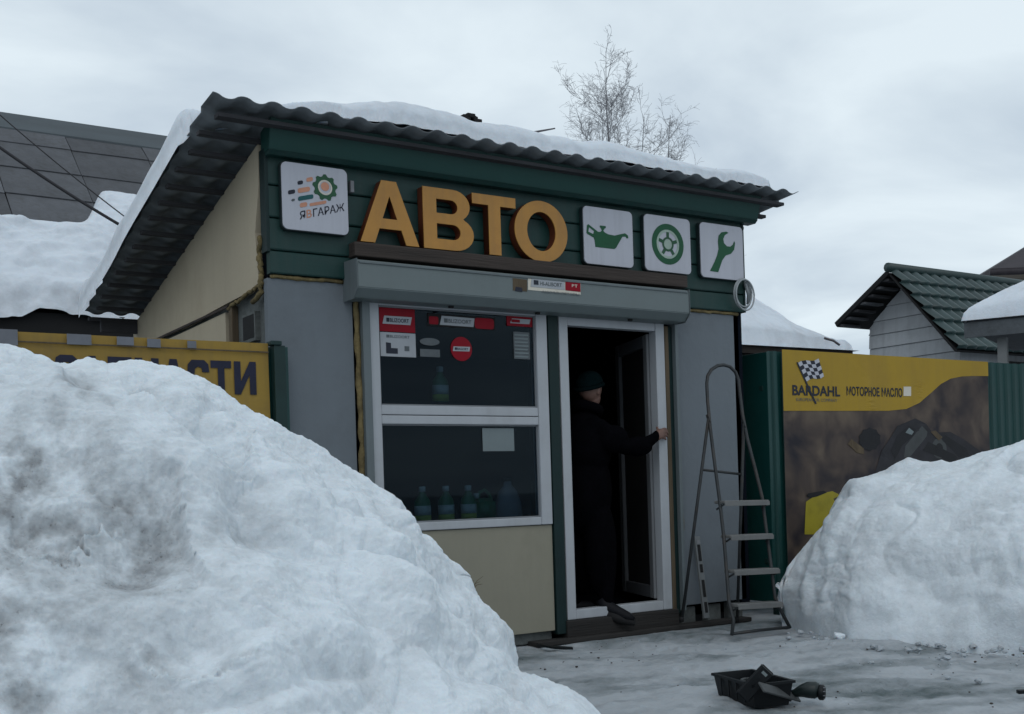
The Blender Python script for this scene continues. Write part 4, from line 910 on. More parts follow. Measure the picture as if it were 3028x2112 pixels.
def featsL(U, V, X, Y, Z):
    wob = 16 * fbm(U * .03, V * .03, 0, 4, 61)
    h = 0; hol = 0
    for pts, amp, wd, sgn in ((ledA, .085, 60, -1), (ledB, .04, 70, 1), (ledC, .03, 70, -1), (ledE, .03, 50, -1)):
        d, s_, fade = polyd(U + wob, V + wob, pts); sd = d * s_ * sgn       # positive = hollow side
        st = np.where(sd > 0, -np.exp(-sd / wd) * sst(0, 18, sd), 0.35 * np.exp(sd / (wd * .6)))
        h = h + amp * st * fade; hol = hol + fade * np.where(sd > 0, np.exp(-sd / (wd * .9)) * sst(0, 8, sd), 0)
    for zx, zy, r, a in ((620, 800, 210, .05), (60, 820, 190, .05), (960, 540, 110, .05), (330, 230, 90, .05), (820, 1330, 170, .05), (600, 1020, 170, .06), (1010, 830, 110, .03)):
        q_ = np.exp(-(((U - zx * .5264) / (r * .5264)) ** 2 + ((V - 758 - zy * .5264) / (r * .45)) ** 2)); h = h - a * q_
    p_, q_ = U * .72 + V * .70, U * .70 - V * .72
    right_ = sst(430, 700, U + .2 * (V - 1000))
    h = h + right_ * 0.020 * (np.abs(fbm(q_ / 80 + .5 * fbm(p_ / 150, q_ / 150, 0, 2, 3), p_ / 300, 0, 2, 87)) * 2 - .6)
    return h, np.clip(hol, 0, 1)
def dirtL(U, V, X, Y, Z, hol, disp):
    d = 0.02 + 0.10 * fbm(X * 2.5, Y * 2.5, Z * 2.5, 4, 71)
    n_ = 0.75 + 0.9 * fbm(U * .012, V * .016, 0, 5, 77, 0.62)
    for zx, zy, r, a in ((560, 760, 200, .28), (60, 840, 170, .48), (200, 560, 190, .35), (320, 215, 85, .42), (620, 980, 190, .30), (170, 1230, 230, .32), (1020, 860, 140, .28), (40, 560, 120, .45), (60, 1500, 220, .30), (1500, 1400, 120, .15), (760, 1400, 150, .15), (970, 575, 70, .25)):
        d = d + 0.70 * a * n_ * np.exp(-(((U - zx * .5264) / (r * .58)) ** 2 + ((V - 758 - zy * .5264) / (r * .48)) ** 2))
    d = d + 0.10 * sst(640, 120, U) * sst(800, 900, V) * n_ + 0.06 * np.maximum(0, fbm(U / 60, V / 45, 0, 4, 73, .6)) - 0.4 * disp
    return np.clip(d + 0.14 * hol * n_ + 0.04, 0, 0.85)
silL = [(-420, 860), (-300, 800), (-160, 772), (-60, 766), (0, 766), (20, 770), (50, 776), (75, 792), (100, 800), (135, 816), (165, 812), (200, 804), (222, 812), (240, 818), (280, 812), (320, 809), (345, 816), (400, 822), (450, 840), (500, 870), (560, 915), (600, 936), (640, 955), (700, 985), (760, 1026), (820, 1066), (860, 1098), (900, 1122), (918, 1160), (935, 1186), (960, 1202), (985, 1225), (1006, 1256), (1018, 1285), (1045, 1315), (1080, 1345), (1110, 1370), (1130, 1396), (1143, 1440), (1152, 1480), (1168, 1505), (1220, 1516), (1270, 1540), (1310, 1570), (1340, 1600), (1365, 1640), (1385, 1690), (1400, 1740)]
def depL(u): return float(np.interp(u, [-420, 0, 600, 1000, 1140, 1175, 1400], [4.2, 4.35, 4.7, 4.9, 4.95, 4.75, 4.6]))
polar_pile('snow_pile', [(x, y, depL(x)) for x, y in silL], 0.66, 1.0, 'huge dirty snow pile in the left foreground hiding the kiosk lower corner', 5, featsL, dirtL,
           760, 560, lambda s: (1 - s) * (1 + 0.55 * s))
silR = [(1752, 1395), (1755, 1340), (1758, 1295), (1768, 1268), (1790, 1240), (1830, 1192), (1868, 1155), (1900, 1122), (1950, 1082), (2000, 1052), (2035, 1028), (2060, 1036), (2085, 1041), (2110, 1031), (2130, 1040), (2155, 1030), (2200, 1013), (2260, 1003), (2295, 998), (2400, 985), (2550, 1010), (2700, 1100), (2760, 1300)]
def depR(u): return float(np.interp(u, [1750, 1800, 2035, 2295, 2700], [8.55, 8.65, 8.75, 8.3, 7.8]))
def featsR(U, V, X, Y, Z):
    h = 0.07 * np.maximum(0, fbm(X * 2.2, Y * 2.2, Z * 2.0, 3, 91)) - 0.06 * np.exp(-(((U - 2050) / 60) ** 2 + ((V - 1300) / 70) ** 2))
    return h, np.zeros_like(U)
def dirtR(U, V, X, Y, Z, hol, disp):
    n_ = 0.5 + 0.6 * fbm(X * 3, Y * 3, Z * 3, 5, 97)
    d = 0.08 + 0.12 * fbm(X * 2, Y * 2, Z * 2, 4, 95)
    for ux, uy, r, a in ((2200, 1160, 60, .35), (2100, 1390, 50, .30), (1830, 1330, 60, .22), (2000, 1240, 90, .12)):
        d = d + a * n_ * np.exp(-(((U - ux) / r) ** 2 + ((V - uy) / (r * .7)) ** 2))
    return d
polar_pile('snow_pile', [(x, y, depR(x)) for x, y in silR], 0.8, 1.0, 'snow pile in front of the yellow banner at the right', 41, featsR, dirtR,
           420, 300, lambda s: (1 - s ** 2.1) ** 0.62, [(1745, 1393), (1770, 1398), (1810, 1410), (1900, 1432), (2000, 1440), (2150, 1448), (2295, 1455), (2500, 1470), (2800, 1490)], 0.5)
# loose clods at the foot of the right pile
def clod(x, y, r, seed, label, g_='loose snow clods at the foot of the right pile'):
    bm = bmesh.new(); bmesh.ops.create_icosphere(bm, subdivisions=3, radius=r)
    for v in bm.verts:
        n_ = 1 + 0.35 * float(fbm(v.co.x / r * 1.2 + seed, v.co.y / r * 1.2, v.co.z / r * 1.2, 3, seed)); v.co *= n_; v.co.z *= 0.75
    o = bm_obj('snow_clod', bm, 'snow', None, True); o.location = (x, y, r * .45); tag(o, label, 'snow clod', g_)
clod(*on(2052, 1412, 'z', 0.03)[:2], 0.075, 3, 'largest round snow clod at the foot of the right snow pile')
clod(*on(1880, 1432, 'z', 0.0)[:2], 0.035, 8, 'small snow clod on the ice in front of the right snow pile left part')
clod(*on(2230, 1448, 'z', 0.0)[:2], 0.05, 12, 'snow clod at the right frame edge below the right pile')

# ================================================================== LADDER
pn = Vector((0, 1.0, -0.215)).normalized()       # plane of the front frame
p_foot = Vector((0.863, -0.711, 0.0))
def lp(px, py, off=0.0):
    d = Vector(ray(px, py)); o_ = Vector(CAMP); t_ = ((p_foot - o_).dot(pn) + off) / d.dot(pn); return o_ + d * t_
LD = thing('step_ladder', (1.15, -0.5, 0), 'grey metal step ladder with hoop handle standing against the right wall', 'ladder')
left = [lp(*p) for p in ((1640, 1424), (1644, 1390), (1634, 1350), (1622, 1200), (1612, 1115), (1602, 1040), (1592, 960), (1586, 900), (1584, 860))]
hoop = [lp(*p) for p in ((1586, 843), (1594, 829), (1608, 820), (1622, 818), (1636, 822), (1648, 834), (1655, 852))]
right = [lp(*p) for p in ((1658, 880), (1664, 930), (1675, 985), (1692, 1050), (1708, 1115), (1719, 1200), (1729, 1275), (1737, 1340), (1748, 1365), (1771, 1408))]
tube('front_frame', left + hoop + right, 0.0125, 'ladder', LD, 10)
tube('foot_bar', [lp(1640, 1421), lp(1700, 1413), lp(1770, 1406)], 0.011, 'ladder', LD, 8)
for xl, yl, xr, yr in ((1612, 1126, 1712, 1124), (1626, 1203, 1721, 1199), (1634, 1281, 1735, 1276), (1642, 1357, 1742, 1351)):
    a, b = lp(xl, yl), lp(xr, yr)
    st = bar('step', a, b, 0.11, 0.022, 'step', LD, up=(0, 0.0, 1), bev=0.004)
    bar('step_lip', a + Vector((0, -0.058, -0.012)), b + Vector((0, -0.058, -0.012)), 0.006, 0.03, 'step', st, bev=0.001)
    for q_ in (a, b): bar('bracket', q_ + Vector((0, -0.05, -0.014)), q_ + Vector((0, 0.03, -0.05)), 0.006, 0.012, 'ladder', st, bev=0)
jl, jr = lp(1588, 938), lp(1667, 950)
fl_, fr_ = Vector(on(1528, 1392, 'y', -0.14)), Vector(on(1652, 1392, 'y', -0.13))
tube('rear_leg', [jl, jl.lerp(fl_, .5), fl_], 0.0115, 'ladder', LD, 8); tube('rear_leg', [jr, jr.lerp(fr_, .5), fr_], 0.0115, 'ladder', LD, 8)
rl = jl.lerp(fl_, .25); rr_ = jr.lerp(fr_, .25); tube('rear_brace', [rl, rr_], 0.009, 'ladder', LD, 8)
for q_ in (jl, jr): bar('hinge', q_ + Vector((0, -0.01, -0.03)), q_ + Vector((0, 0.012, 0.03)), 0.012, 0.03, 'ladder', LD)
for q_ in (fl_, fr_): tube('rubber_foot', [q_ + Vector((0, 0, .03)), q_ - Vector((0, 0, .005))], 0.016, 'dark', LD, 8)

# spirit level leaning on the wall
a, b = Vector(on(1583, 1386, 'y', -0.13)), Vector(on(1561, 1203, 'y', -0.025))
LV = thing('spirit_level', a, 'grey spirit level with dark slots leaning on the wall beside the door', 'spirit level')
d = (b - a)
def lvb(name, t0, t1, w, h, m, off, par=LV): return bar(name, a + d * t0 + Vector((0, off, 0)), a + d * t1 + Vector((0, off, 0)), w, h, m, par, up=(0, 1, 0), bev=0.002)
lvb('body', 0, 1, 0.05, 0.022, 'level_m', 0)
for t0, t1 in ((.07, .20), (.26, .47), (.56, .66), (.70, .90)): lvb('slot', t0, t1, 0.028, 0.004, 'dark', -0.0135)
lvb('vial', .905, .955, 0.03, 0.004, 'grey_plastic', -0.0135)

# ================================================================== TOOL TRAY AND TOOLS ON THE ICE
c0 = on(1690, 1590, 'z', 0.0); cl_ = on(1604, 1562, 'z', 0.0); crr = on(1728, 1568, 'z', 0.0)
TR = thing('tool_tray', tuple(c0), 'black plastic tool tray standing on the ice in the foreground', 'tray')
ex = Vector(cl_ - c0); ey = Vector(crr - c0); ey.z = ex.z = 0
e1_ = ex.normalized(); e2_ = Vector((e1_.y, -e1_.x, 0));
if e2_.dot(ey) < 0: e2_ = -e2_
l1, l2, hh_ = ex.length, 0.20, 0.115
def tp(u_, v_, z): return Vector(c0) + e1_ * u_ + e2_ * v_ + Vector((0, 0, z))
def tray_ring(inset, z): return [tp(inset, inset, z), tp(l1 - inset, inset, z), tp(l1 - inset, l2 - inset, z), tp(inset, l2 - inset, z)]
rings = [tray_ring(0.012, 0.0), tray_ring(-0.004, hh_ - .012), tray_ring(-0.014, hh_ - .012), tray_ring(-0.014, hh_), tray_ring(0.004, hh_), tray_ring(0.018, 0.008)]
V = [v for r_ in rings for v in r_]; F = [(3, 2, 1, 0)] + [(i * 4 + k, i * 4 + (k + 1) % 4, (i + 1) * 4 + (k + 1) % 4, (i + 1) * 4 + k) for i in range(5) for k in range(4)] + [(20, 21, 22, 23)]
trm = mesh('tray_body', V, F, 'plastic', TR)
for i in range(1, 5): bar('rib', tp(l1 * i / 5, -0.004, 0.02), tp(l1 * i / 5, -0.008, hh_ - .014), 0.008, 0.006, 'plastic', TR, up=(e2_.x, e2_.y, 0), bev=0.001)
tube('inner_reel', [tp(l1 / 2 + .06 * math.cos(t_), l2 / 2 + .05 * math.sin(t_), hh_ - .02) for t_ in [2 * math.pi * k / 20 for k in range(21)]], 0.008, 'tool_grey', TR, 6)
# scraper/trowel handle sticking out
h0 = Vector(at(1676, 1548, (np.array(tp(.0, .0, .08)) - CAMP) @ CW)); h1 = Vector(at(1722, 1499, (np.array(tp(.0, .0, .08)) - CAMP) @ CW))
HT = thing('hand_tool', tuple(h0), 'black flat handled tool sticking up out of the tool tray', 'tool')
bar('handle', h0 - (h1 - h0) * .3, h1, 0.070, 0.026, 'plastic', HT, up=tuple(-CW), bev=0.006)
dv_ = (h1 - h0); bar('slot', h0 + dv_ * .74, h0 + dv_ * .84, 0.028, 0.002, 'paper_dim', HT, up=tuple(-CW), bev=0) ; HT.children[-1].location = Vector(HT.children[-1].location) - Vector(CW) * 0.0145
bar('grip_rim', h0 + dv_ * .93, h0 + dv_ * .955, 0.072, 0.029, 'tool_grey', HT, up=tuple(-CW), bev=0.001)
# grey board lying from the tray to the ground
b0 = Vector(on(1706, 1540, 'z', 0.115)); b1 = Vector(on(1788, 1563, 'z', 0.02))
gb = bar('trowel_blade', b0, b1, 0.055, 0.010, 'tool_grey', None, up=(-0.25, -0.75, .75), bev=0.002); tag(rebase(gb), 'flat grey blade sloping from the tray rim down to the ice', 'blade')
# angle grinder / drill
g0 = Vector(on(1772, 1560, 'z', 0.03)); g1 = Vector(on(1850, 1562, 'z', 0.03))
GR = thing('power_tool', tuple((g0 + g1) / 2 * 1.0), 'dark green power tool lying on the ice right of the tool tray', 'power tool')
ax = (g1 - g0); L_ = ax.length; ax.normalize()
tube('motor_body', [g0 + ax * (L_ * t_) + Vector((0, 0, zz)) for t_, zz in ((.0, .012), (.12, .014), (.3, .024), (.5, .03), (.72, .03), (.80, .028))], [.014, .018, .028, .038, .040, .033], 'tool_green', GR, 14)
tube('end_cap', [g0 + ax * (L_ * t_) + Vector((0, 0, .02)) for t_ in (.79, .84, .95, 1.0)], [.028, .036, .036, .027], 'plastic', GR, 14)
for k in range(4):
    aa = -0.9 + k * .6; cpt = g0 + ax * (L_ * 0.9) + Vector((0, 0, .02)); n_ = Vector((-CW[0], -CW[1], 0)).normalized(); up_ = Vector((0, 0, 1))
    q_ = cpt + (n_ * math.cos(aa) + up_ * math.sin(aa)) * 0.032; bar('vent_slot', q_ - ax * .012, q_ + ax * .012, 0.006, 0.003, 'grey_plastic', GR, bev=0)
tube('nose', [g0 - ax * .07 + Vector((0, 0, .010)), g0 + ax * .03 + Vector((0, 0, .013))], [.005, .010], 'plastic', GR, 8)
tube('trigger_guard', [g0 + ax * .02 + Vector((0, 0, .02)), g0 + ax * .05 + Vector((0, 0, .045)), g0 + ax * .10 + Vector((0, 0, .052))], .006, 'tool_green', GR, 6)
wr_ = tube('side_wire', [Vector(on(*p, 'z', z)) for p, z in (((1728, 1552), .06), ((1742, 1568), .01), ((1758, 1562), .03), ((1772, 1570), .008))], 0.007, 'plastic', None, 6); tag(rebase(wr_), 'short black handle frame on the ice between the tray and the power tool', 'handle')
# dark strip of rubber by the wall
sc_ = [Vector(on(px, py, 'z', z)) for px, py, z in ((1198, 1444, .008), (1215, 1445, .016), (1240, 1449, .012), (1262, 1450, .010), (1283, 1451, .006))]
V, F = [], []
for i, p in enumerate(sc_):
    w_ = (0.012, .03, .035, .034, .012)[i]; V += [tuple(p + Vector((-.3 * w_, -w_, 0))), tuple(p + Vector((.3 * w_, w_, 0.002))), tuple(p + Vector((.3 * w_, w_, -.014))), tuple(p + Vector((-.3 * w_, -w_, -.014)))]
for i in range(4):
    for k in range(4): F.append((i * 4 + k, i * 4 + (k + 1) % 4, (i + 1) * 4 + (k + 1) % 4, (i + 1) * 4 + k))
F += [(3, 2, 1, 0), (16, 17, 18, 19)]
tag(rebase(mesh('rubber_strip', V, F, 'plastic')), 'flat black strip lying on the ice below the beige panel', 'strip')
# small dark scrap at right edge
p = Vector(on(2280, 1551, 'z', .01)); tag(rebase(bar('scrap_piece', p, p + Vector((0.14, -0.09, 0.005)), 0.03, 0.018, 'plastic', None)), 'small dark scrap on the ice at the right frame edge', 'scrap')
# dry weed tuft by the pile
V, F = [], []
base = Vector(on(1052, 1326, 'y', -0.9))
for k in range(26):
    a_ = random.uniform(0, 6.28); l_ = random.uniform(.05, .13); e_ = base + Vector((math.cos(a_) * l_ * .7, math.sin(a_) * l_ * .7, l_ * random.uniform(.2, .8)))
    tube_data([base + Vector((random.uniform(-.03, .03), 0, -.35)), base, base.lerp(e_, .6) + Vector((0, 0, .012)), e_], [.003, .0028, .002, .001], 4, V, F)
tag(rebase(mesh('dry_weed', V, F, 'wood')), 'dry brown weed tuft poking out behind the left snow pile', 'plant')

# ================================================================== PERSON IN THE DOORWAY
def skin_mesh(verts, edges, root):
    me = bpy.data.meshes.new('skel'); me.from_pydata([v[:3] for v in verts], edges, []); o = bpy.data.objects.new('skel', me); COL.objects.link(o)
    sk = o.modifiers.new('skin', 'SKIN'); sk.use_smooth_shade = True
    for i, v in enumerate(verts):
        dta = me.skin_vertices[0].data[i]; r_ = v[3]; dta.radius = (r_, v[4] if len(v) > 4 else r_); dta.use_root = (i == root)
    ss = o.modifiers.new('sub', 'SUBSURF'); ss.levels = 2; ss.render_levels = 2
    bpy.context.view_layer.update(); dg = bpy.context.evaluated_depsgraph_get(); m_ = bpy.data.meshes.new_from_object(o.evaluated_get(dg)); bpy.data.objects.remove(o); return m_
pv = [(.33, .20, 1.00, .150, .13), (.33, .20, 1.20, .155, .135), (.34, .19, 1.40, .165, .14), (.35, .19, 1.51, .115), (.365, .185, 1.585, .058), (.375, .18, 1.64, .055),
      # right arm to the frame
      (.37, .035, 1.455, .078), (.53, -.045, 1.29, .060), (.70, -.075, 1.345, .046), (.775, -.085, 1.39, .036), (.815, -.088, 1.405, .036),
      # left arm
      (.34, .36, 1.45, .078), (.36, .42, 1.18, .058), (.44, .36, .98, .045), (.48, .32, .93, .036),
      # legs
      (.34, .11, .92, .105), (.40, .05, .55, .078), (.36, .03, .22, .056), (.33, .30, .92, .105), (.33, .33, .55, .078), (.28, .34, .24, .056),
      (.40, .01, .185, .042), (.33, .30, .19, .042)]
pe = [(0, 1), (1, 2), (2, 3), (3, 4), (4, 5), (2, 6), (6, 7), (7, 8), (8, 9), (9, 10), (2, 11), (11, 12), (12, 13), (13, 14), (0, 15), (15, 16), (16, 17), (0, 18), (18, 19), (19, 20), (17, 21), (20, 22)]
# fingers of the right hand curl round the frame (x .838 .. .918)
hand = [((.822, -.086, 1.432), (.855, -.070, 1.442), (.888, -.050, 1.440), (.905, -.038, 1.428)),
        ((.826, -.088, 1.414), (.862, -.068, 1.420), (.900, -.046, 1.418), (.918, -.036, 1.404)),
        ((.824, -.088, 1.395), (.858, -.068, 1.398), (.895, -.046, 1.394), (.910, -.038, 1.380)),
        ((.818, -.086, 1.377), (.848, -.068, 1.376), (.880, -.048, 1.370), (.894, -.040, 1.360)),
        ((.800, -.070, 1.425), (.815, -.040, 1.448), (.826, -.018, 1.455))]
for ch in hand:
    prev = 10
    for i, p_ in enumerate(ch): pv.append((*p_, (.013, .010, .009, .0075)[i])); pe.append((prev, len(pv) - 1)); prev = len(pv) - 1
bmesh_ = skin_mesh(pv, pe, 0)
bm = bmesh.new(); bm.from_mesh(bmesh_)
HC = Vector((0.385, 0.175, 1.725))
fwd = Vector((math.cos(D2R(22)), math.sin(D2R(22)), -0.16)).normalized(); sid = fwd.cross(Vector((0, 0, 1))).normalized(); hup = sid.cross(fwd)
def head_add(cf, cs, cu, rf, rs, ru):
    r_ = bmesh.ops.create_icosphere(bm, subdivisions=4, radius=1.0)
    for v in r_['verts']:
        c_ = v.co.copy(); v.co = HC + fwd * (cf + c_.x * rf) + sid * (cs + c_.y * rs) + hup * (cu + c_.z * ru)
def blob(x, y, z, rx, ry, rz_):
    r_ = bmesh.ops.create_icosphere(bm, subdivisions=4, radius=1.0)
    for v in r_['verts']: v.co = Vector((x + v.co.x * rx, y + v.co.y * ry, z + v.co.z * rz_))
blob(.33, .20, 1.02, .19, .20, .34); blob(.335, .195, 1.32, .185, .205, .26); blob(.37, .09, .62, .12, .11, .36); blob(.33, .30, .62, .12, .11, .36); blob(.45, -.0, 1.37, .12, .085, .10); blob(.62, -.06, 1.315, .12, .066, .07)
head_add(0, 0, .02, .098, .077, .105); head_add(.035, 0, -.045, .062, .058, .072); head_add(.098, 0, -.012, .022, .013, .024); head_add(.088, 0, .012, .012, .010, .03)
head_add(.085, 0, -.058, .014, .024, .009); head_add(.075, 0, -.092, .020, .022, .018); head_add(.085, 0, .035, .012, .045, .010)
for s_ in (-1, 1): head_add(-.005, s_ * .078, -.005, .018, .008, .032)
me = bpy.data.meshes.new('body'); bm.to_mesh(me); bm.free()
o = bpy.data.objects.new('body_tmp', me); COL.objects.link(o)
rm = o.modifiers.new('remesh', 'REMESH'); rm.mode = 'VOXEL'; rm.voxel_size = 0.006; rm.use_smooth_shade = True
sm = o.modifiers.new('smooth', 'SMOOTH'); sm.factor = 0.4; sm.iterations = 2
bpy.context.view_layer.update(); dg = bpy.context.evaluated_depsgraph_get(); me = bpy.data.meshes.new_from_object(o.evaluated_get(dg)); bpy.data.objects.remove(o)
me.materials.clear(); me.materials.append(M['coat']); me.materials.append(M['skin'])
for p_ in me.polygons:
    c_ = p_.center; p_.use_smooth = True
    p_.material_index = 1 if (c_.z > 1.60 or (c_.x > .770 and c_.y < -.0) or (c_.z < .97 and c_.x > .455 and c_.y > .25)) else 0
PE = thing('person', (.34, .18, .14), 'person in dark coat and teal knit hat stepping through the doorway, hand on the frame', 'person')
link('body', me, None, PE)
# eyes
for s_ in (-1, 1):
    bm = bmesh.new(); bmesh.ops.create_uvsphere(bm, u_segments=10, v_segments=8, radius=0.009)
    bmesh.ops.translate(bm, verts=bm.verts[:], vec=HC + fwd * .083 + sid * (s_ * .030) + hup * .018); bm_obj('eye', bm, 'dark', PE, True)
# knit hat
bm = bmesh.new(); bmesh.ops.create_icosphere(bm, subdivisions=4, radius=1.0)
bmesh.ops.delete(bm, geom=[v for v in bm.verts if v.co.z < -0.12 - max(0, -v.co.x * .55)], context='VERTS')
for v in bm.verts:
    c_ = v.co.copy(); k_ = 1 + .02 * math.sin(math.atan2(c_.y, c_.x) * 40)
    v.co = HC + fwd * (-.012 + c_.x * .110 * k_) + sid * (c_.y * .092 * k_) + hup * (.045 + c_.z * .098 + .02 * c_.x)
ht = bm_obj('hat', bm, 'hat', PE, True); s_ = ht.modifiers.new('thickness', 'SOLIDIFY'); s_.thickness = .008; s_.offset = 1
tube('hat_cuff', [HC + fwd * (-.012 + math.cos(t_) * .110 + 0) + sid * (math.sin(t_) * .093) + hup * (.026 + .048 * math.cos(t_)) for t_ in [2 * math.pi * k / 32 for k in range(33)]], .014, 'hat', ht, 8)
# shoes
def shoe(pts, rad):
    o_ = tube('shoe', pts, rad, 'shoe', PE, 12); return o_
s0 = shoe([(.345, .05, .25), (.36, .02, .195), (.405, -.035, .165), (.455, -.095, .125), (.485, -.13, .105)], [.050, .052, .040, .036, .018])
tube('sole', [(.345, .02, .150), (.41, -.05, .118), (.485, -.135, .082)], [.040, .042, .020], 'dark', s0, 8)
s1 = shoe([(.275, .36, .25), (.285, .35, .195), (.33, .31, .182), (.39, .27, .178), (.42, .25, .17)], [.05, .055, .046, .042, .02])
tube('collar', [Vector((.365, .185, 1.60)) + Vector((math.cos(t_) * .078, math.sin(t_) * .078, -.022 * math.cos(t_))) for t_ in [2 * math.pi * k / 24 for k in range(25)]], .040, 'coat', PE, 8)

# ================================================================== BACKGROUND
# --- left outbuilding with slate roof
LB = thing('slate_outbuilding', (-2.0, 9.5, 0), 'grey outbuilding with flat slate panel roof partly covered in snow behind the kiosk', 'building')
ez, ey_, rzz, ry_ = 3.05, 6.55, 6.184, 10.40
rx0, rx1 = -7.0, 1.6
RS = (rzz - ez) / (ry_ - ey_)
box('wall', rx0 + .3, rx1 - .3, ey_ + .35, ry_ + 3.5, 0, 3.0, 'brown_roof', LB, 0)
mesh('gable', [(rx1 - .31, ey_ + .35, 3.0), (rx1 - .31, ry_ + 3.5, 3.0), (rx1 - .31, ry_, rzz - .25)], [(0, 1, 2)], 'brown_roof', LB)
rfo = mesh('roof', [(rx0, ey_, ez - .03), (rx1, ey_, ez - .03), (rx1, ry_, rzz - .03), (rx0, ry_, rzz - .03), (rx0, ry_ + 3.85, ez), (rx1, ry_ + 3.85, ez), (rx0, ey_, ez - .10), (rx1, ey_, ez - .10), (rx1, ry_, rzz - .1), (rx0, ry_, rzz - .1)], [(0, 1, 2, 3), (3, 2, 5, 4), (6, 9, 8, 7), (0, 6, 7, 1)], 'dark', LB)
pw, phh = 0.98, 0.74
u_ax = Vector((1, 0, 0)); s_ax = Vector((0, ry_ - ey_, rzz - ez)).normalized(); n_ax = u_ax.cross(s_ax).normalized()
bm = bmesh.new(); bm_box(bm, -pw / 2 + .004, pw / 2 - .004, -phh / 2 - .01, phh / 2 + .012, 0, .016); bmesh.ops.bevel(bm, geom=bm.edges[:], offset=.004, segments=1, affect='EDGES')
pm = bpy.data.meshes.new('roof_panel'); bm.to_mesh(pm); bm.free(); pm.materials.append(M['slate'])
SL = (Vector((0, ry_ - ey_, rzz - ez))).length
rows = int(SL / phh) + 1
for r_ in range(rows):
    sc0 = SL - 0.10 - (r_ + .5) * phh
    if sc0 < phh * .3: continue
    ncol = int((rx1 - rx0) / pw)
    for c_ in range(ncol):
        x_ = rx0 + (c_ + .5) * pw + .1
        if x_ < -3.2: continue
        o_ = bpy.data.objects.new('roof_panel', pm); COL.objects.link(o_); o_.parent = rfo
        pos = Vector((x_, ey_, ez)) + s_ax * sc0 + n_ax * (.006 + .006 * (c_ % 2))
        tilt = Matrix.Rotation(D2R(-1.1 + random.uniform(-.4, .4)), 4, 'X') @ Matrix.Rotation(D2R(random.uniform(-1.1, 1.1)), 4, 'Z')
        o_.matrix_local = Matrix(((u_ax.x, s_ax.x, n_ax.x, pos.x), (u_ax.y, s_ax.y, n_ax.y, pos.y), (u_ax.z, s_ax.z, n_ax.z, pos.z), (0, 0, 0, 1))) @ tilt
prism_x('ridge_cap', [(ry_ - .36, rzz - .36 * RS + .055), (ry_ - .02, rzz + .055), (ry_ + .3, rzz - .22), (ry_ + .3, rzz - .26), (ry_ - .02, rzz + .02), (ry_ - .36, rzz - .36 * RS + .03)], rx0, rx1, 'ridge_metal', rfo)
box('eave_board', rx0, rx1, ey_ - .03, ey_, ez - .42, ez - .02, 'dark', LB)  # made tall and black to stand in for the shadow gap below the snow
# snow on it: lower part and a patch higher up on the right
nx, ny = 220, 130
U_, W_ = np.meshgrid(np.linspace(-5.5, rx1, nx), np.linspace(-0.02, SL * .82, ny), indexing='ij')
def edge_up(x): return 2.05 + 0.12 * vnoise(x * 1.5, 2.0) + 0.05 * vnoise(x * 5, 4.0) + 0.85 * sst(-1.30, -0.85, x) - 0.18 * sst(-0.9, 0.6, x)
eu = edge_up(U_); de = eu - W_
th = 0.20 * np.sqrt(np.clip(de / 0.35, 0, 1)) * (1 + .3 * fbm(U_ * 1.1, W_ * 1.1, 0, 3, 8)) * (0.75 + 0.25 * sst(0, 1.2, W_)) + 0.04 * fbm(U_ * 4, W_ * 4, 0, 3, 14) * np.clip(de / .3, 0, 1)
th = np.where(de <= 0, -0.08, th)
W2 = np.minimum(W_, eu); sag = np.where(W_ < 0.35, (0.35 - W_) * (0.55 + 0.9 * np.maximum(0, vnoise(U_ * 1.6, 9.0))), 0)
P = np.zeros((nx, ny, 3)); P[..., 0] = U_; P[..., 1] = ey_ + s_ax.y * W2 + n_ax.y * th; P[..., 2] = ez + s_ax.z * W2 + n_ax.z * th - sag * .45
o = grid_mesh('roof_snow', P, 'snow_roof', np.clip(0.05 + 0.25 * sst(.5, 0, W_) + .15 * fbm(U_ * 3, W_ * 3, 0, 3, 3), 0, .6)); tag(rebase(o), 'thick snow on the grey slate roof behind the kiosk at the left', 'snow', kind='stuff')

# cables from the left to the kiosk
def cable(p0, p1, sag_, r_, label):
    pts = [Vector(p0).lerp(Vector(p1), k / 20) - Vector((0, 0, sag_ * 4 * (k / 20) * (1 - k / 20))) for k in range(21)]
    tag(rebase(tube('overhead_cable', pts, r_, 'cable', None, 6)), label, 'cable', 'cables running to the kiosk')
cable(at(-60, 288, 8.2), at(275, 508, 8.3), 0.02, 0.012, 'thick black cable sloping down to the kiosk roof at the left')
cable(at(-60, 205, 8.6), at(285, 490, 8.5), 0.02, 0.005, 'thin cable above the thick one sloping to the kiosk roof')

# --- green tiled house at the right
HX = 8.2
apx = on(1992, 603, 'x', HX); le = on(1874, 722, 'x', HX); fe = on(2143, 776, 'x', HX)
GH = thing('tiled_house', (9.5, float(apx[1]), 0), 'low house with white siding gable and dark green tiled roof behind the right fence', 'house')
ridge_y, ridge_z = float(apx[1]), float(apx[2]); fy, fz = float(fe[1]), float(fe[2]); by, bz = float(le[1]), float(le[2])
HX1 = 15.0; wx_ = HX + 0.42
wall = mesh('wall', [(wx_, fy + .25, 0), (wx_, by - .25, 0), (wx_, by - .25, bz - .1), (wx_, ridge_y, ridge_z - .12), (wx_, fy + .25, fz - .0), (HX1, fy + .25, 0), (HX1, fy + .25, fz), (HX1, by - .25, 0), (HX1, by - .25, bz - .1)],
            [(4, 3, 2, 1, 0), (0, 5, 6, 4), (1, 2, 8, 7)], 'white_siding', GH)
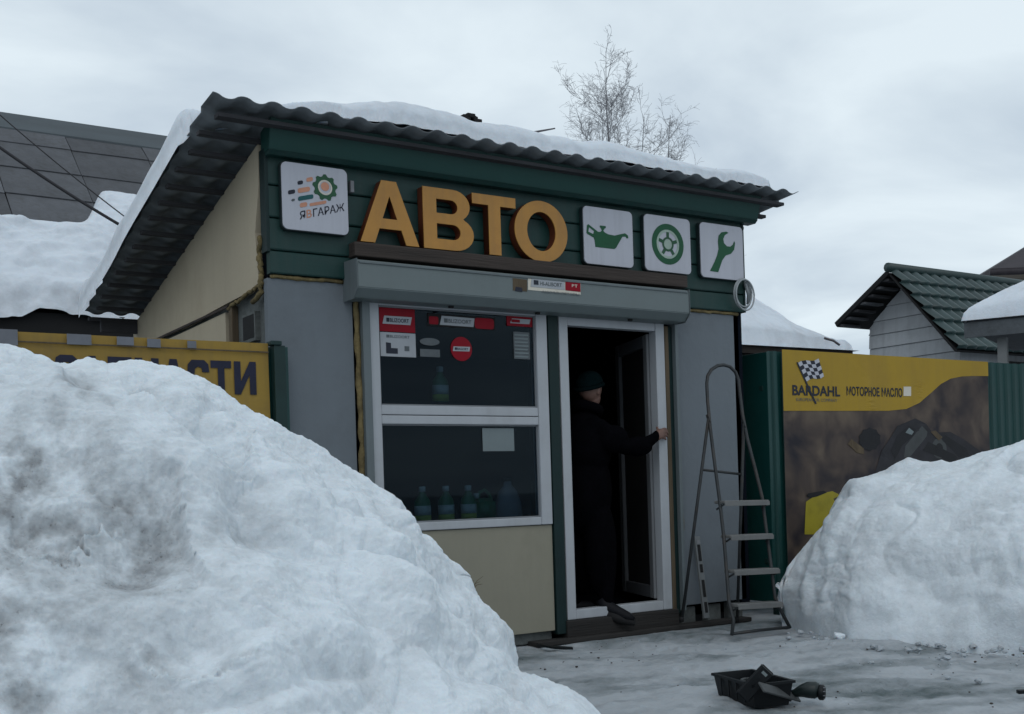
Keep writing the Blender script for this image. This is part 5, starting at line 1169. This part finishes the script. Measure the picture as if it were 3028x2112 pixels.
# siding boards on the gable
bh = 0.19; z = 1.2; k = 0
def gy_(z_):
    f = fy + .25 if z_ <= fz else fy + .25 + (z_ - fz) / (ridge_z - .12 - fz) * (ridge_y - fy - .25)
    b_ = by - .25 if z_ <= bz - .1 else by - .25 + (z_ - bz + .1) / (ridge_z - .12 - bz + .1) * (ridge_y - by + .25)
    return f, b_
while z < ridge_z - .2:
    z1 = min(z + bh - .006, ridge_z - .16); f0, b0_ = gy_(z); f1, b1_ = gy_(z1)
    V = [(wx_ - .030, f0, z), (wx_ - .030, b0_, z), (wx_ - .012, b1_, z1), (wx_ - .012, f1, z1), (wx_ + .001, f0, z), (wx_ + .001, b0_, z), (wx_ + .001, b1_, z1), (wx_ + .001, f1, z1)]
    mesh('siding_board', V, [(0, 3, 2, 1), (4, 5, 6, 7), (0, 1, 5, 4), (3, 7, 6, 2), (0, 4, 7, 3), (1, 2, 6, 5)], 'white_siding', wall); z += bh; k += 1
box('window_opening', wx_ + .9, wx_ + 3.2, fy + .20, fy + .26, 1.6, fz - .12, 'dark', GH, 0)
hr = mesh('roof', [(HX, fy, fz - .05), (HX1, fy, fz - .05), (HX1, ridge_y, ridge_z - .05), (HX, ridge_y, ridge_z - .05), (HX, by, bz - .05), (HX1, by, bz - .05)], [(0, 1, 2, 3), (3, 2, 5, 4)], 'dark', GH)
sol = hr.modifiers.new('thickness', 'SOLIDIFY'); sol.thickness = .03; sol.offset = -1
for k in range(7):
    t_ = (k + .5) / 7; y_ = ridge_y + (by - ridge_y) * t_; z_ = ridge_z + (bz - ridge_z) * t_; box('soffit_board', HX + .01, wx_ - .03, y_ - .05, y_ + .05, z_ - .115, z_ - .085, 'slate' if k % 2 else 'lath', hr, 0)
# individual tiles, front slope
sv = Vector((0, fy - ridge_y, fz - ridge_z)); SLH = sv.length; sv.normalize(); xu = Vector((1, 0, 0)); nv = sv.cross(xu).normalized()
if nv.z < 0: nv = -nv
tw, nrow = 0.20, 6; tl = SLH / nrow
V, F = [], []; ns = 8
for j, (tt, lift) in enumerate(((-.04, 0), (.5, .022), (.97, .05), (1.02, .045), (1.03, .012))):
    for i in range(ns + 1):
        u__ = i / ns; w_ = math.sin(math.pi * u__) ** 1.0
        bul = 0.04 * math.sin(math.pi * u__) * (1 if tt > .9 else 0)
        V.append(((u__ - .5) * tw, tt * tl + bul, lift + .045 * w_ - (0.02 if j == 4 else 0)))
for j in range(4):
    for i in range(ns): a_ = j * (ns + 1) + i; F.append((a_, a_ + ns + 1, a_ + ns + 2, a_ + 1))
tm_ = bpy.data.meshes.new('roof_tile'); tm_.from_pydata(V, [], F); tm_.materials.append(M['tile_green'])
for p_ in tm_.polygons: p_.use_smooth = True
for r_ in range(nrow):
    for c_ in range(32):
        pos = Vector((HX + (c_ + .5) * tw, ridge_y, ridge_z - .02)) + sv * (r_ * tl)
        o_ = bpy.data.objects.new('roof_tile', tm_); COL.objects.link(o_); o_.parent = hr
        o_.matrix_local = Matrix(((xu.x, sv.x, nv.x, pos.x), (xu.y, sv.y, nv.y, pos.y), (xu.z, sv.z, nv.z, pos.z), (0, 0, 0, 1)))
tube('ridge_cap', [(HX - .03, ridge_y, ridge_z + .02), (HX1, ridge_y, ridge_z + .02)], .065, 'tile_green', hr, 10)
bar('verge_board', (HX - .01, ridge_y, ridge_z - .04), (HX - .01, by, bz - .04), .02, .07, 'dark', hr)

# --- snowy low shed roof between kiosk and house
SH = thing('low_shed', (3.6, 2.6, 0), 'low dark shed under a mound of snow just right of the kiosk', 'shed')
pA = at(1640, 781, 11.0); pB = at(1895, 783, 11.8)
zs_ = float((pA[2] + pB[2]) / 2)
x0, x1, y0 = float(pA[0]) - .6, float(pB[0]) + .2, float(min(pA[1], pB[1]))
dirv = Vector((pB[0] - pA[0], pB[1] - pA[1], 0)).normalized(); dpt = Vector((-dirv.y, dirv.x, 0))
if dpt.dot(Vector((CW[0], CW[1], 0))) < 0: dpt = -dpt
SLn = Vector((pB[0] - pA[0], pB[1] - pA[1], 0)).length + .4
A0 = Vector((pA[0], pA[1], 0)) - dirv * .3
def obox(name, u0, u1, v0, v1, z0, z1, m, par):
    bm = bmesh.new(); bm_box(bm, u0, u1, v0, v1, z0, z1)
    bmesh.ops.transform(bm, matrix=Matrix(((dirv.x, dpt.x, 0, A0.x), (dirv.y, dpt.y, 0, A0.y), (0, 0, 1, 0), (0, 0, 0, 1))), verts=bm.verts[:]); bmesh.ops.recalc_face_normals(bm, faces=bm.faces[:])
    return bm_obj(name, bm, m, par)
obox('wall', .1, SLn - .1, .15, 3.0, 0, zs_ - .06, 'dark', SH); obox('roof_board', 0, SLn, 0, 3.1, zs_ - .06, zs_ + .02, 'wood_wet', SH)
nx, ny = 160, 110
U_, W_ = np.meshgrid(np.linspace(-.05, SLn + .05, nx), np.linspace(-.05, 3.1, ny), indexing='ij')
topz = np.interp(U_ / SLn, [0, .13, .3, .45, .6, .8, .93, 1.0], [.42, .46, .50, .48, .40, .24, .10, .02]) * 1.75
th = topz * np.clip((W_ + .05) / 1.3, 0, 1) ** .8 * 1.25 + .03 * fbm(U_ * 3, W_ * 3, 0, 4, 33) + .05
th = np.where((W_ < 0) | (U_ > SLn), -.02, th)
P = np.zeros((nx, ny, 3)); P[..., 0] = A0.x + dirv.x * U_ + dpt.x * W_; P[..., 1] = A0.y + dirv.y * U_ + dpt.y * W_; P[..., 2] = zs_ + .03 + th
o = grid_mesh('roof_snow', P, 'snow_roof', np.clip(.08 + .2 * fbm(U_ * 4, W_ * 4, 0, 3, 3), 0, .5)); tag(rebase(o), 'mound of snow on the low shed roof beside the kiosk right corner', 'snow', kind='stuff')
tw_ = tube('roof_twig', [Vector(at(*p, 10.98)) for p in ((1856, 762), (1875, 760), (1893, 768))] if False else [Vector(at(1847, 758, 11.2)), Vector(at(1868, 764, 11.2)), Vector(at(1882, 774, 11.2))], .012, 'bark', None, 5); tag(rebase(tw_), 'short dark stick lying on the shed roof snow', 'stick')

# --- open shelter with snow at right edge
pC = at(2166, 716, 11.8); zc_ = float(pC[2])
CN = thing('shelter', (float(pC[0]) + 1.2, float(pC[1]) + .6, 0), 'open shelter with post and snow covered flat roof at the right frame edge', 'shelter')
X0, Y0 = float(pC[0]), float(pC[1])
dC = Vector(on(2295, 700, 'z', zc_) - pC); dC.z = 0; dC = Vector((0.42, -0.9075, 0)).normalized(); dD = Vector((0.9075, 0.42, 0))
def cbox(name, u0, u1, v0, v1, z0, z1, m, par, bev=0):
    bm = bmesh.new(); bm_box(bm, u0, u1, v0, v1, z0, z1)
    bmesh.ops.transform(bm, matrix=Matrix(((dC.x, dD.x, 0, X0), (dC.y, dD.y, 0, Y0), (0, 0, 1, 0), (0, 0, 0, 1))), verts=bm.verts[:]); bmesh.ops.recalc_face_normals(bm, faces=bm.faces[:])
    return bm_obj(name, bm, m, par)
cbox('roof', 0, 2.6, 0, 2.5, zc_ - .10, zc_ - .0, 'slate', CN); cbox('fascia_board', -.02, 2.62, -.03, 0, zc_ - .19, zc_ - .04, 'eave_grey', CN)
cbox('post', .27, .36, .1, .19, 0, zc_ - .2, 'pole', CN); cbox('post', 2.2, 2.29, .1, .19, 0, zc_ - .2, 'pole', CN)
cbox('post', .27, .36, 2.2, 2.29, 0, zc_ - .2, 'pole', CN)
nx, ny = 120, 90
U_, W_ = np.meshgrid(np.linspace(-.04, 2.6, nx), np.linspace(-.06, 2.5, ny), indexing='ij')
dd_ = np.minimum(U_ + .04, (W_ + .06) * 1.2)
th = (.38 * np.sqrt(np.clip(dd_ / .75, 0, 1)) + .12 * np.clip(U_ / 1.2, 0, 1)) * (1 + .08 * fbm(U_ * 2, W_ * 2, 0, 3, 7)); th = np.where(dd_ <= 0.002, -.02, th)
P = np.zeros((nx, ny, 3)); P[..., 0] = X0 + dC.x * U_ + dD.x * W_; P[..., 1] = Y0 + dC.y * U_ + dD.y * W_; P[..., 2] = zc_ + th
o = grid_mesh('roof_snow', P, 'snow_roof', np.clip(.03 + .1 * fbm(U_ * 2, W_ * 2, 0, 3, 3), 0, .4)); tag(rebase(o), 'rounded snow cap on the shelter roof at the right frame edge', 'snow', kind='stuff')

# --- far house top right
h0 = at(2222, 602, 26); hz_ = float(h0[2])
FH = thing('cream_house', (float(h0[0]) + 4, float(h0[1]), 0), 'cream house with dark brown hipped roof at the far right edge', 'house')
hx, hy = float(h0[0]), float(h0[1])
cA = Vector((hx, hy, hz_)); dU = Vector((0.80, -0.60, 0)); dV = Vector((0.6, 0.8, 0))
def hp(u_, v_, z_): return tuple(cA + dU * u_ + dV * v_ + Vector((0, 0, z_)))
mesh('roof', [hp(0, 0, 0), hp(8, 0, 0), hp(8, 8, 0), hp(0, 8, 0), hp(4, 4, 2.3), hp(0, 0, -.14), hp(8, 0, -.14), hp(8, 8, -.14), hp(0, 8, -.14)], [(0, 1, 4), (1, 2, 4), (2, 3, 4), (3, 0, 4), (0, 5, 6, 1), (3, 8, 5, 0), (1, 6, 7, 2)], 'brown_roof', FH)
mesh('soffit', [hp(0.02, 0.02, -.145), hp(8, 0.02, -.145), hp(8, 8, -.145), hp(.02, 8, -.145)], [(3, 2, 1, 0)], 'cream', FH)
mesh('wall', [hp(.7, .7, -.15), hp(7.3, .7, -.15), hp(7.3, 7.3, -.15), hp(.7, 7.3, -.15), hp(.7, .7, -hz_), hp(7.3, .7, -hz_), hp(7.3, 7.3, -hz_), hp(.7, 7.3, -hz_)], [(4, 5, 1, 0), (5, 6, 2, 1), (6, 7, 3, 2), (7, 4, 0, 3)], 'cream', FH)
tube('gutter', [hp(-.05, -.05, -.10), hp(8, -.05, -.10)], .07, 'brown_roof', FH, 6)

# --- dark tiled peak behind the kiosk roof
pk = at(1058, 254, 15); 
PK = thing('dark_roof_peak', (float(pk[0]), float(pk[1]), 0), 'dark tiled roof peak just showing above the snow on the kiosk roof', 'house')
V, F = [], []
cx_, cy_, cz_ = map(float, pk)
mesh('wall', [(cx_ - 2, cy_ - .2, 0), (cx_ + 1.0, cy_ - .2, 0), (cx_ + 1.0, cy_ + 3, 0), (cx_ - 2, cy_ + 3, 0), (cx_ - 2, cy_ - .2, 4.2), (cx_ + 1.0, cy_ - .2, 4.2), (cx_ + 1.0, cy_ + 3, 4.2), (cx_ - 2, cy_ + 3, 4.2)], [(0, 1, 5, 4), (1, 2, 6, 5), (2, 3, 7, 6), (3, 0, 4, 7)], 'brown_roof', PK)
mesh('roof', [(cx_ - 2.2, cy_ - .4, 4.15), (cx_ + 1.2, cy_ - .4, 4.15), (cx_ + 1.2, cy_ + 3.2, 4.15), (cx_ - 2.2, cy_ + 3.2, 4.15), (cx_, cy_ + .05, cz_ - .06)], [(0, 1, 4), (1, 2, 4), (2, 3, 4), (3, 0, 4)], 'dark', PK)
for k in range(60):
    t_ = random.random(); s_ = random.choice((-1, 1))
    bx_ = cx_ + (-.35 * t_ if s_ < 0 else .16 * t_) + random.uniform(-.02, .02); bz_ = cz_ - (.17 * t_ if s_ < 0 else .20 * t_) + random.uniform(-.05, .0)
    box('ridge_tile', bx_ - .03, bx_ + .03, cy_ + random.uniform(-.06, .02), cy_ + .08, bz_ - .035, bz_ + .015, 'dark', PK, .012)

# --- bare birches
def birch(name, px, py_top, dist, lean, seed, label, spread=1.0, first=0.35, nb=34):
    rnd = random.Random(seed); base_ = at(px, 1100, dist); top = at(px + lean, py_top, dist); base_[2] = 0
    H = top[2]; T = thing(name, (float(base_[0]), float(base_[1]), 0), label, 'tree', 'bare trees behind the kiosk')
    b = Vector(base_); tp_ = Vector(top); V, F = [], []
    n = 16; trunk = []
    for i in range(n + 1):
        t_ = i / n; p_ = b.lerp(tp_, t_) + Vector((rnd.uniform(-.06, .06), rnd.uniform(-.06, .06), 0)) * (1 if 0 < i < n else 0); trunk.append(p_)
    tube_data(trunk, [0.10 * (1 - i / n) ** 1.25 + .006 for i in range(n + 1)], 7, V, F); mesh('trunk', V, F, 'bark', T, True)
    V, F = [], []
    def grow(p, d, L, r, lev):
        m_ = 5; pts = [p]; dd = d.copy()
        for i in range(m_):
            dd = (dd + Vector((rnd.gauss(0, .16), rnd.gauss(0, .16), rnd.gauss(0.02, .13) + (.10 if lev < 2 else -.05)))).normalized(); pts.append(pts[-1] + dd * (L / m_))
        tube_data(pts, [max(.0030, r * (1 - .8 * i / m_)) for i in range(m_ + 1)], 4 if lev < 2 else 3, V, F, False)
        if lev >= 3: return
        for _ in range((7, 6, 4)[lev]):
            i = rnd.randint(1, m_); q_ = pts[i]; sd = (dd + Vector((rnd.gauss(0, .65), rnd.gauss(0, .65), rnd.gauss(.08, .45)))).normalized(); grow(q_, sd, L * rnd.uniform(.35, .6), r * .5, lev + 1)
    for k in range(nb):
        t_ = first + (1 - first) * (k + rnd.random()) / nb; i = min(int(t_ * n), n - 1); p_ = trunk[i].lerp(trunk[i + 1], t_ * n - i)
        a_ = rnd.uniform(0, 6.283); rise = rnd.uniform(.55, 1.25); L = (1 - t_) * H * .30 * spread * rnd.uniform(.7, 1.2) + .55
        grow(p_, Vector((math.cos(a_), math.sin(a_), rise)).normalized(), L, (.022 * (1 - t_) + .008), 0 if L > 1.0 else 1)
    mesh('crown', V, F, 'twig', T)
birch('birch_tree', 1372, 116, 30, -14, 3, 'tall bare birch with upright crown rising behind the kiosk roof', 1.0, .33, 34)
birch('birch_tree', 1398, 262, 31, 46, 11, 'shorter bare tree leaning right of the tall birch', 1.0, .36, 17)
birch('birch_tree', 1440, 258, 32, 62, 19, 'bare tree with sparse leaning stems, rightmost above the kiosk roof', 1.0, .36, 15)
st_ = tube('bare_stick', [at(1150, 308, 8.35), at(1200, 296, 8.4), at(1244, 288, 8.45)], [.009, .008, .005], 'bark', None, 6); tag(rebase(st_), 'thin dark stick poking out above the kiosk roof snow', 'stick')

# --- loose crumbs of snow and grit on the ice
def scatter(name, n, region, rlo, rhi, m, label, seed, flat=.7):
    rnd = random.Random(seed); V, F = [], []
    t_ = (1 + 5 ** .5) / 2
    iv = [(-1, t_, 0), (1, t_, 0), (-1, -t_, 0), (1, -t_, 0), (0, -1, t_), (0, 1, t_), (0, -1, -t_), (0, 1, -t_), (t_, 0, -1), (t_, 0, 1), (-t_, 0, -1), (-t_, 0, 1)]
    fi = [(0, 11, 5), (0, 5, 1), (0, 1, 7), (0, 7, 10), (0, 10, 11), (1, 5, 9), (5, 11, 4), (11, 10, 2), (10, 7, 6), (7, 1, 8), (3, 9, 4), (3, 4, 2), (3, 2, 6), (3, 6, 8), (3, 8, 9), (4, 9, 5), (2, 4, 11), (6, 2, 10), (8, 6, 7), (9, 8, 1)]
    for _ in range(n):
        x_, y_ = region(rnd); r_ = rlo + (rhi - rlo) * rnd.random() ** 2.5; b_ = len(V)
        for v in iv:
            k_ = r_ / 1.9 * rnd.uniform(.75, 1.2); V.append((x_ + v[0] * k_, y_ + v[1] * k_, v[2] * k_ * flat + r_ * .25 - .004))
        F += [tuple(b_ + i for i in f) for f in fi]
    o = mesh(name, V, F, m); tag(rebase(o), label, None, kind='stuff')
def reg_foot(rnd):
    t_ = rnd.random(); px = 1760 + 560 * t_; py = float(np.interp(px, [1745, 1810, 1900, 2000, 2150, 2295, 2400], [1393, 1410, 1432, 1440, 1448, 1455, 1462])) + abs(rnd.gauss(0, 28)) - 4
    p = on(px, py, 'z', 0.0); return float(p[0]), float(p[1])
def reg_all(rnd):
    while True:
        x_, y_ = rnd.uniform(-1.5, 2.0), rnd.uniform(-3.4, -0.12)
        if vnoise(x_ * 1.3, y_ * 1.3, 0, 55) > rnd.uniform(-.6, .9): return x_, y_
scatter('snow_crumbs', 130, reg_foot, .005, .030, 'ground', 'loose snow crumbs at the foot of the right snow pile', 3)
scatter('ice_grit', 170, reg_all, .003, .011, 'wood_wet', 'dark grit scattered on the packed ice in front of the kiosk', 9, .6)
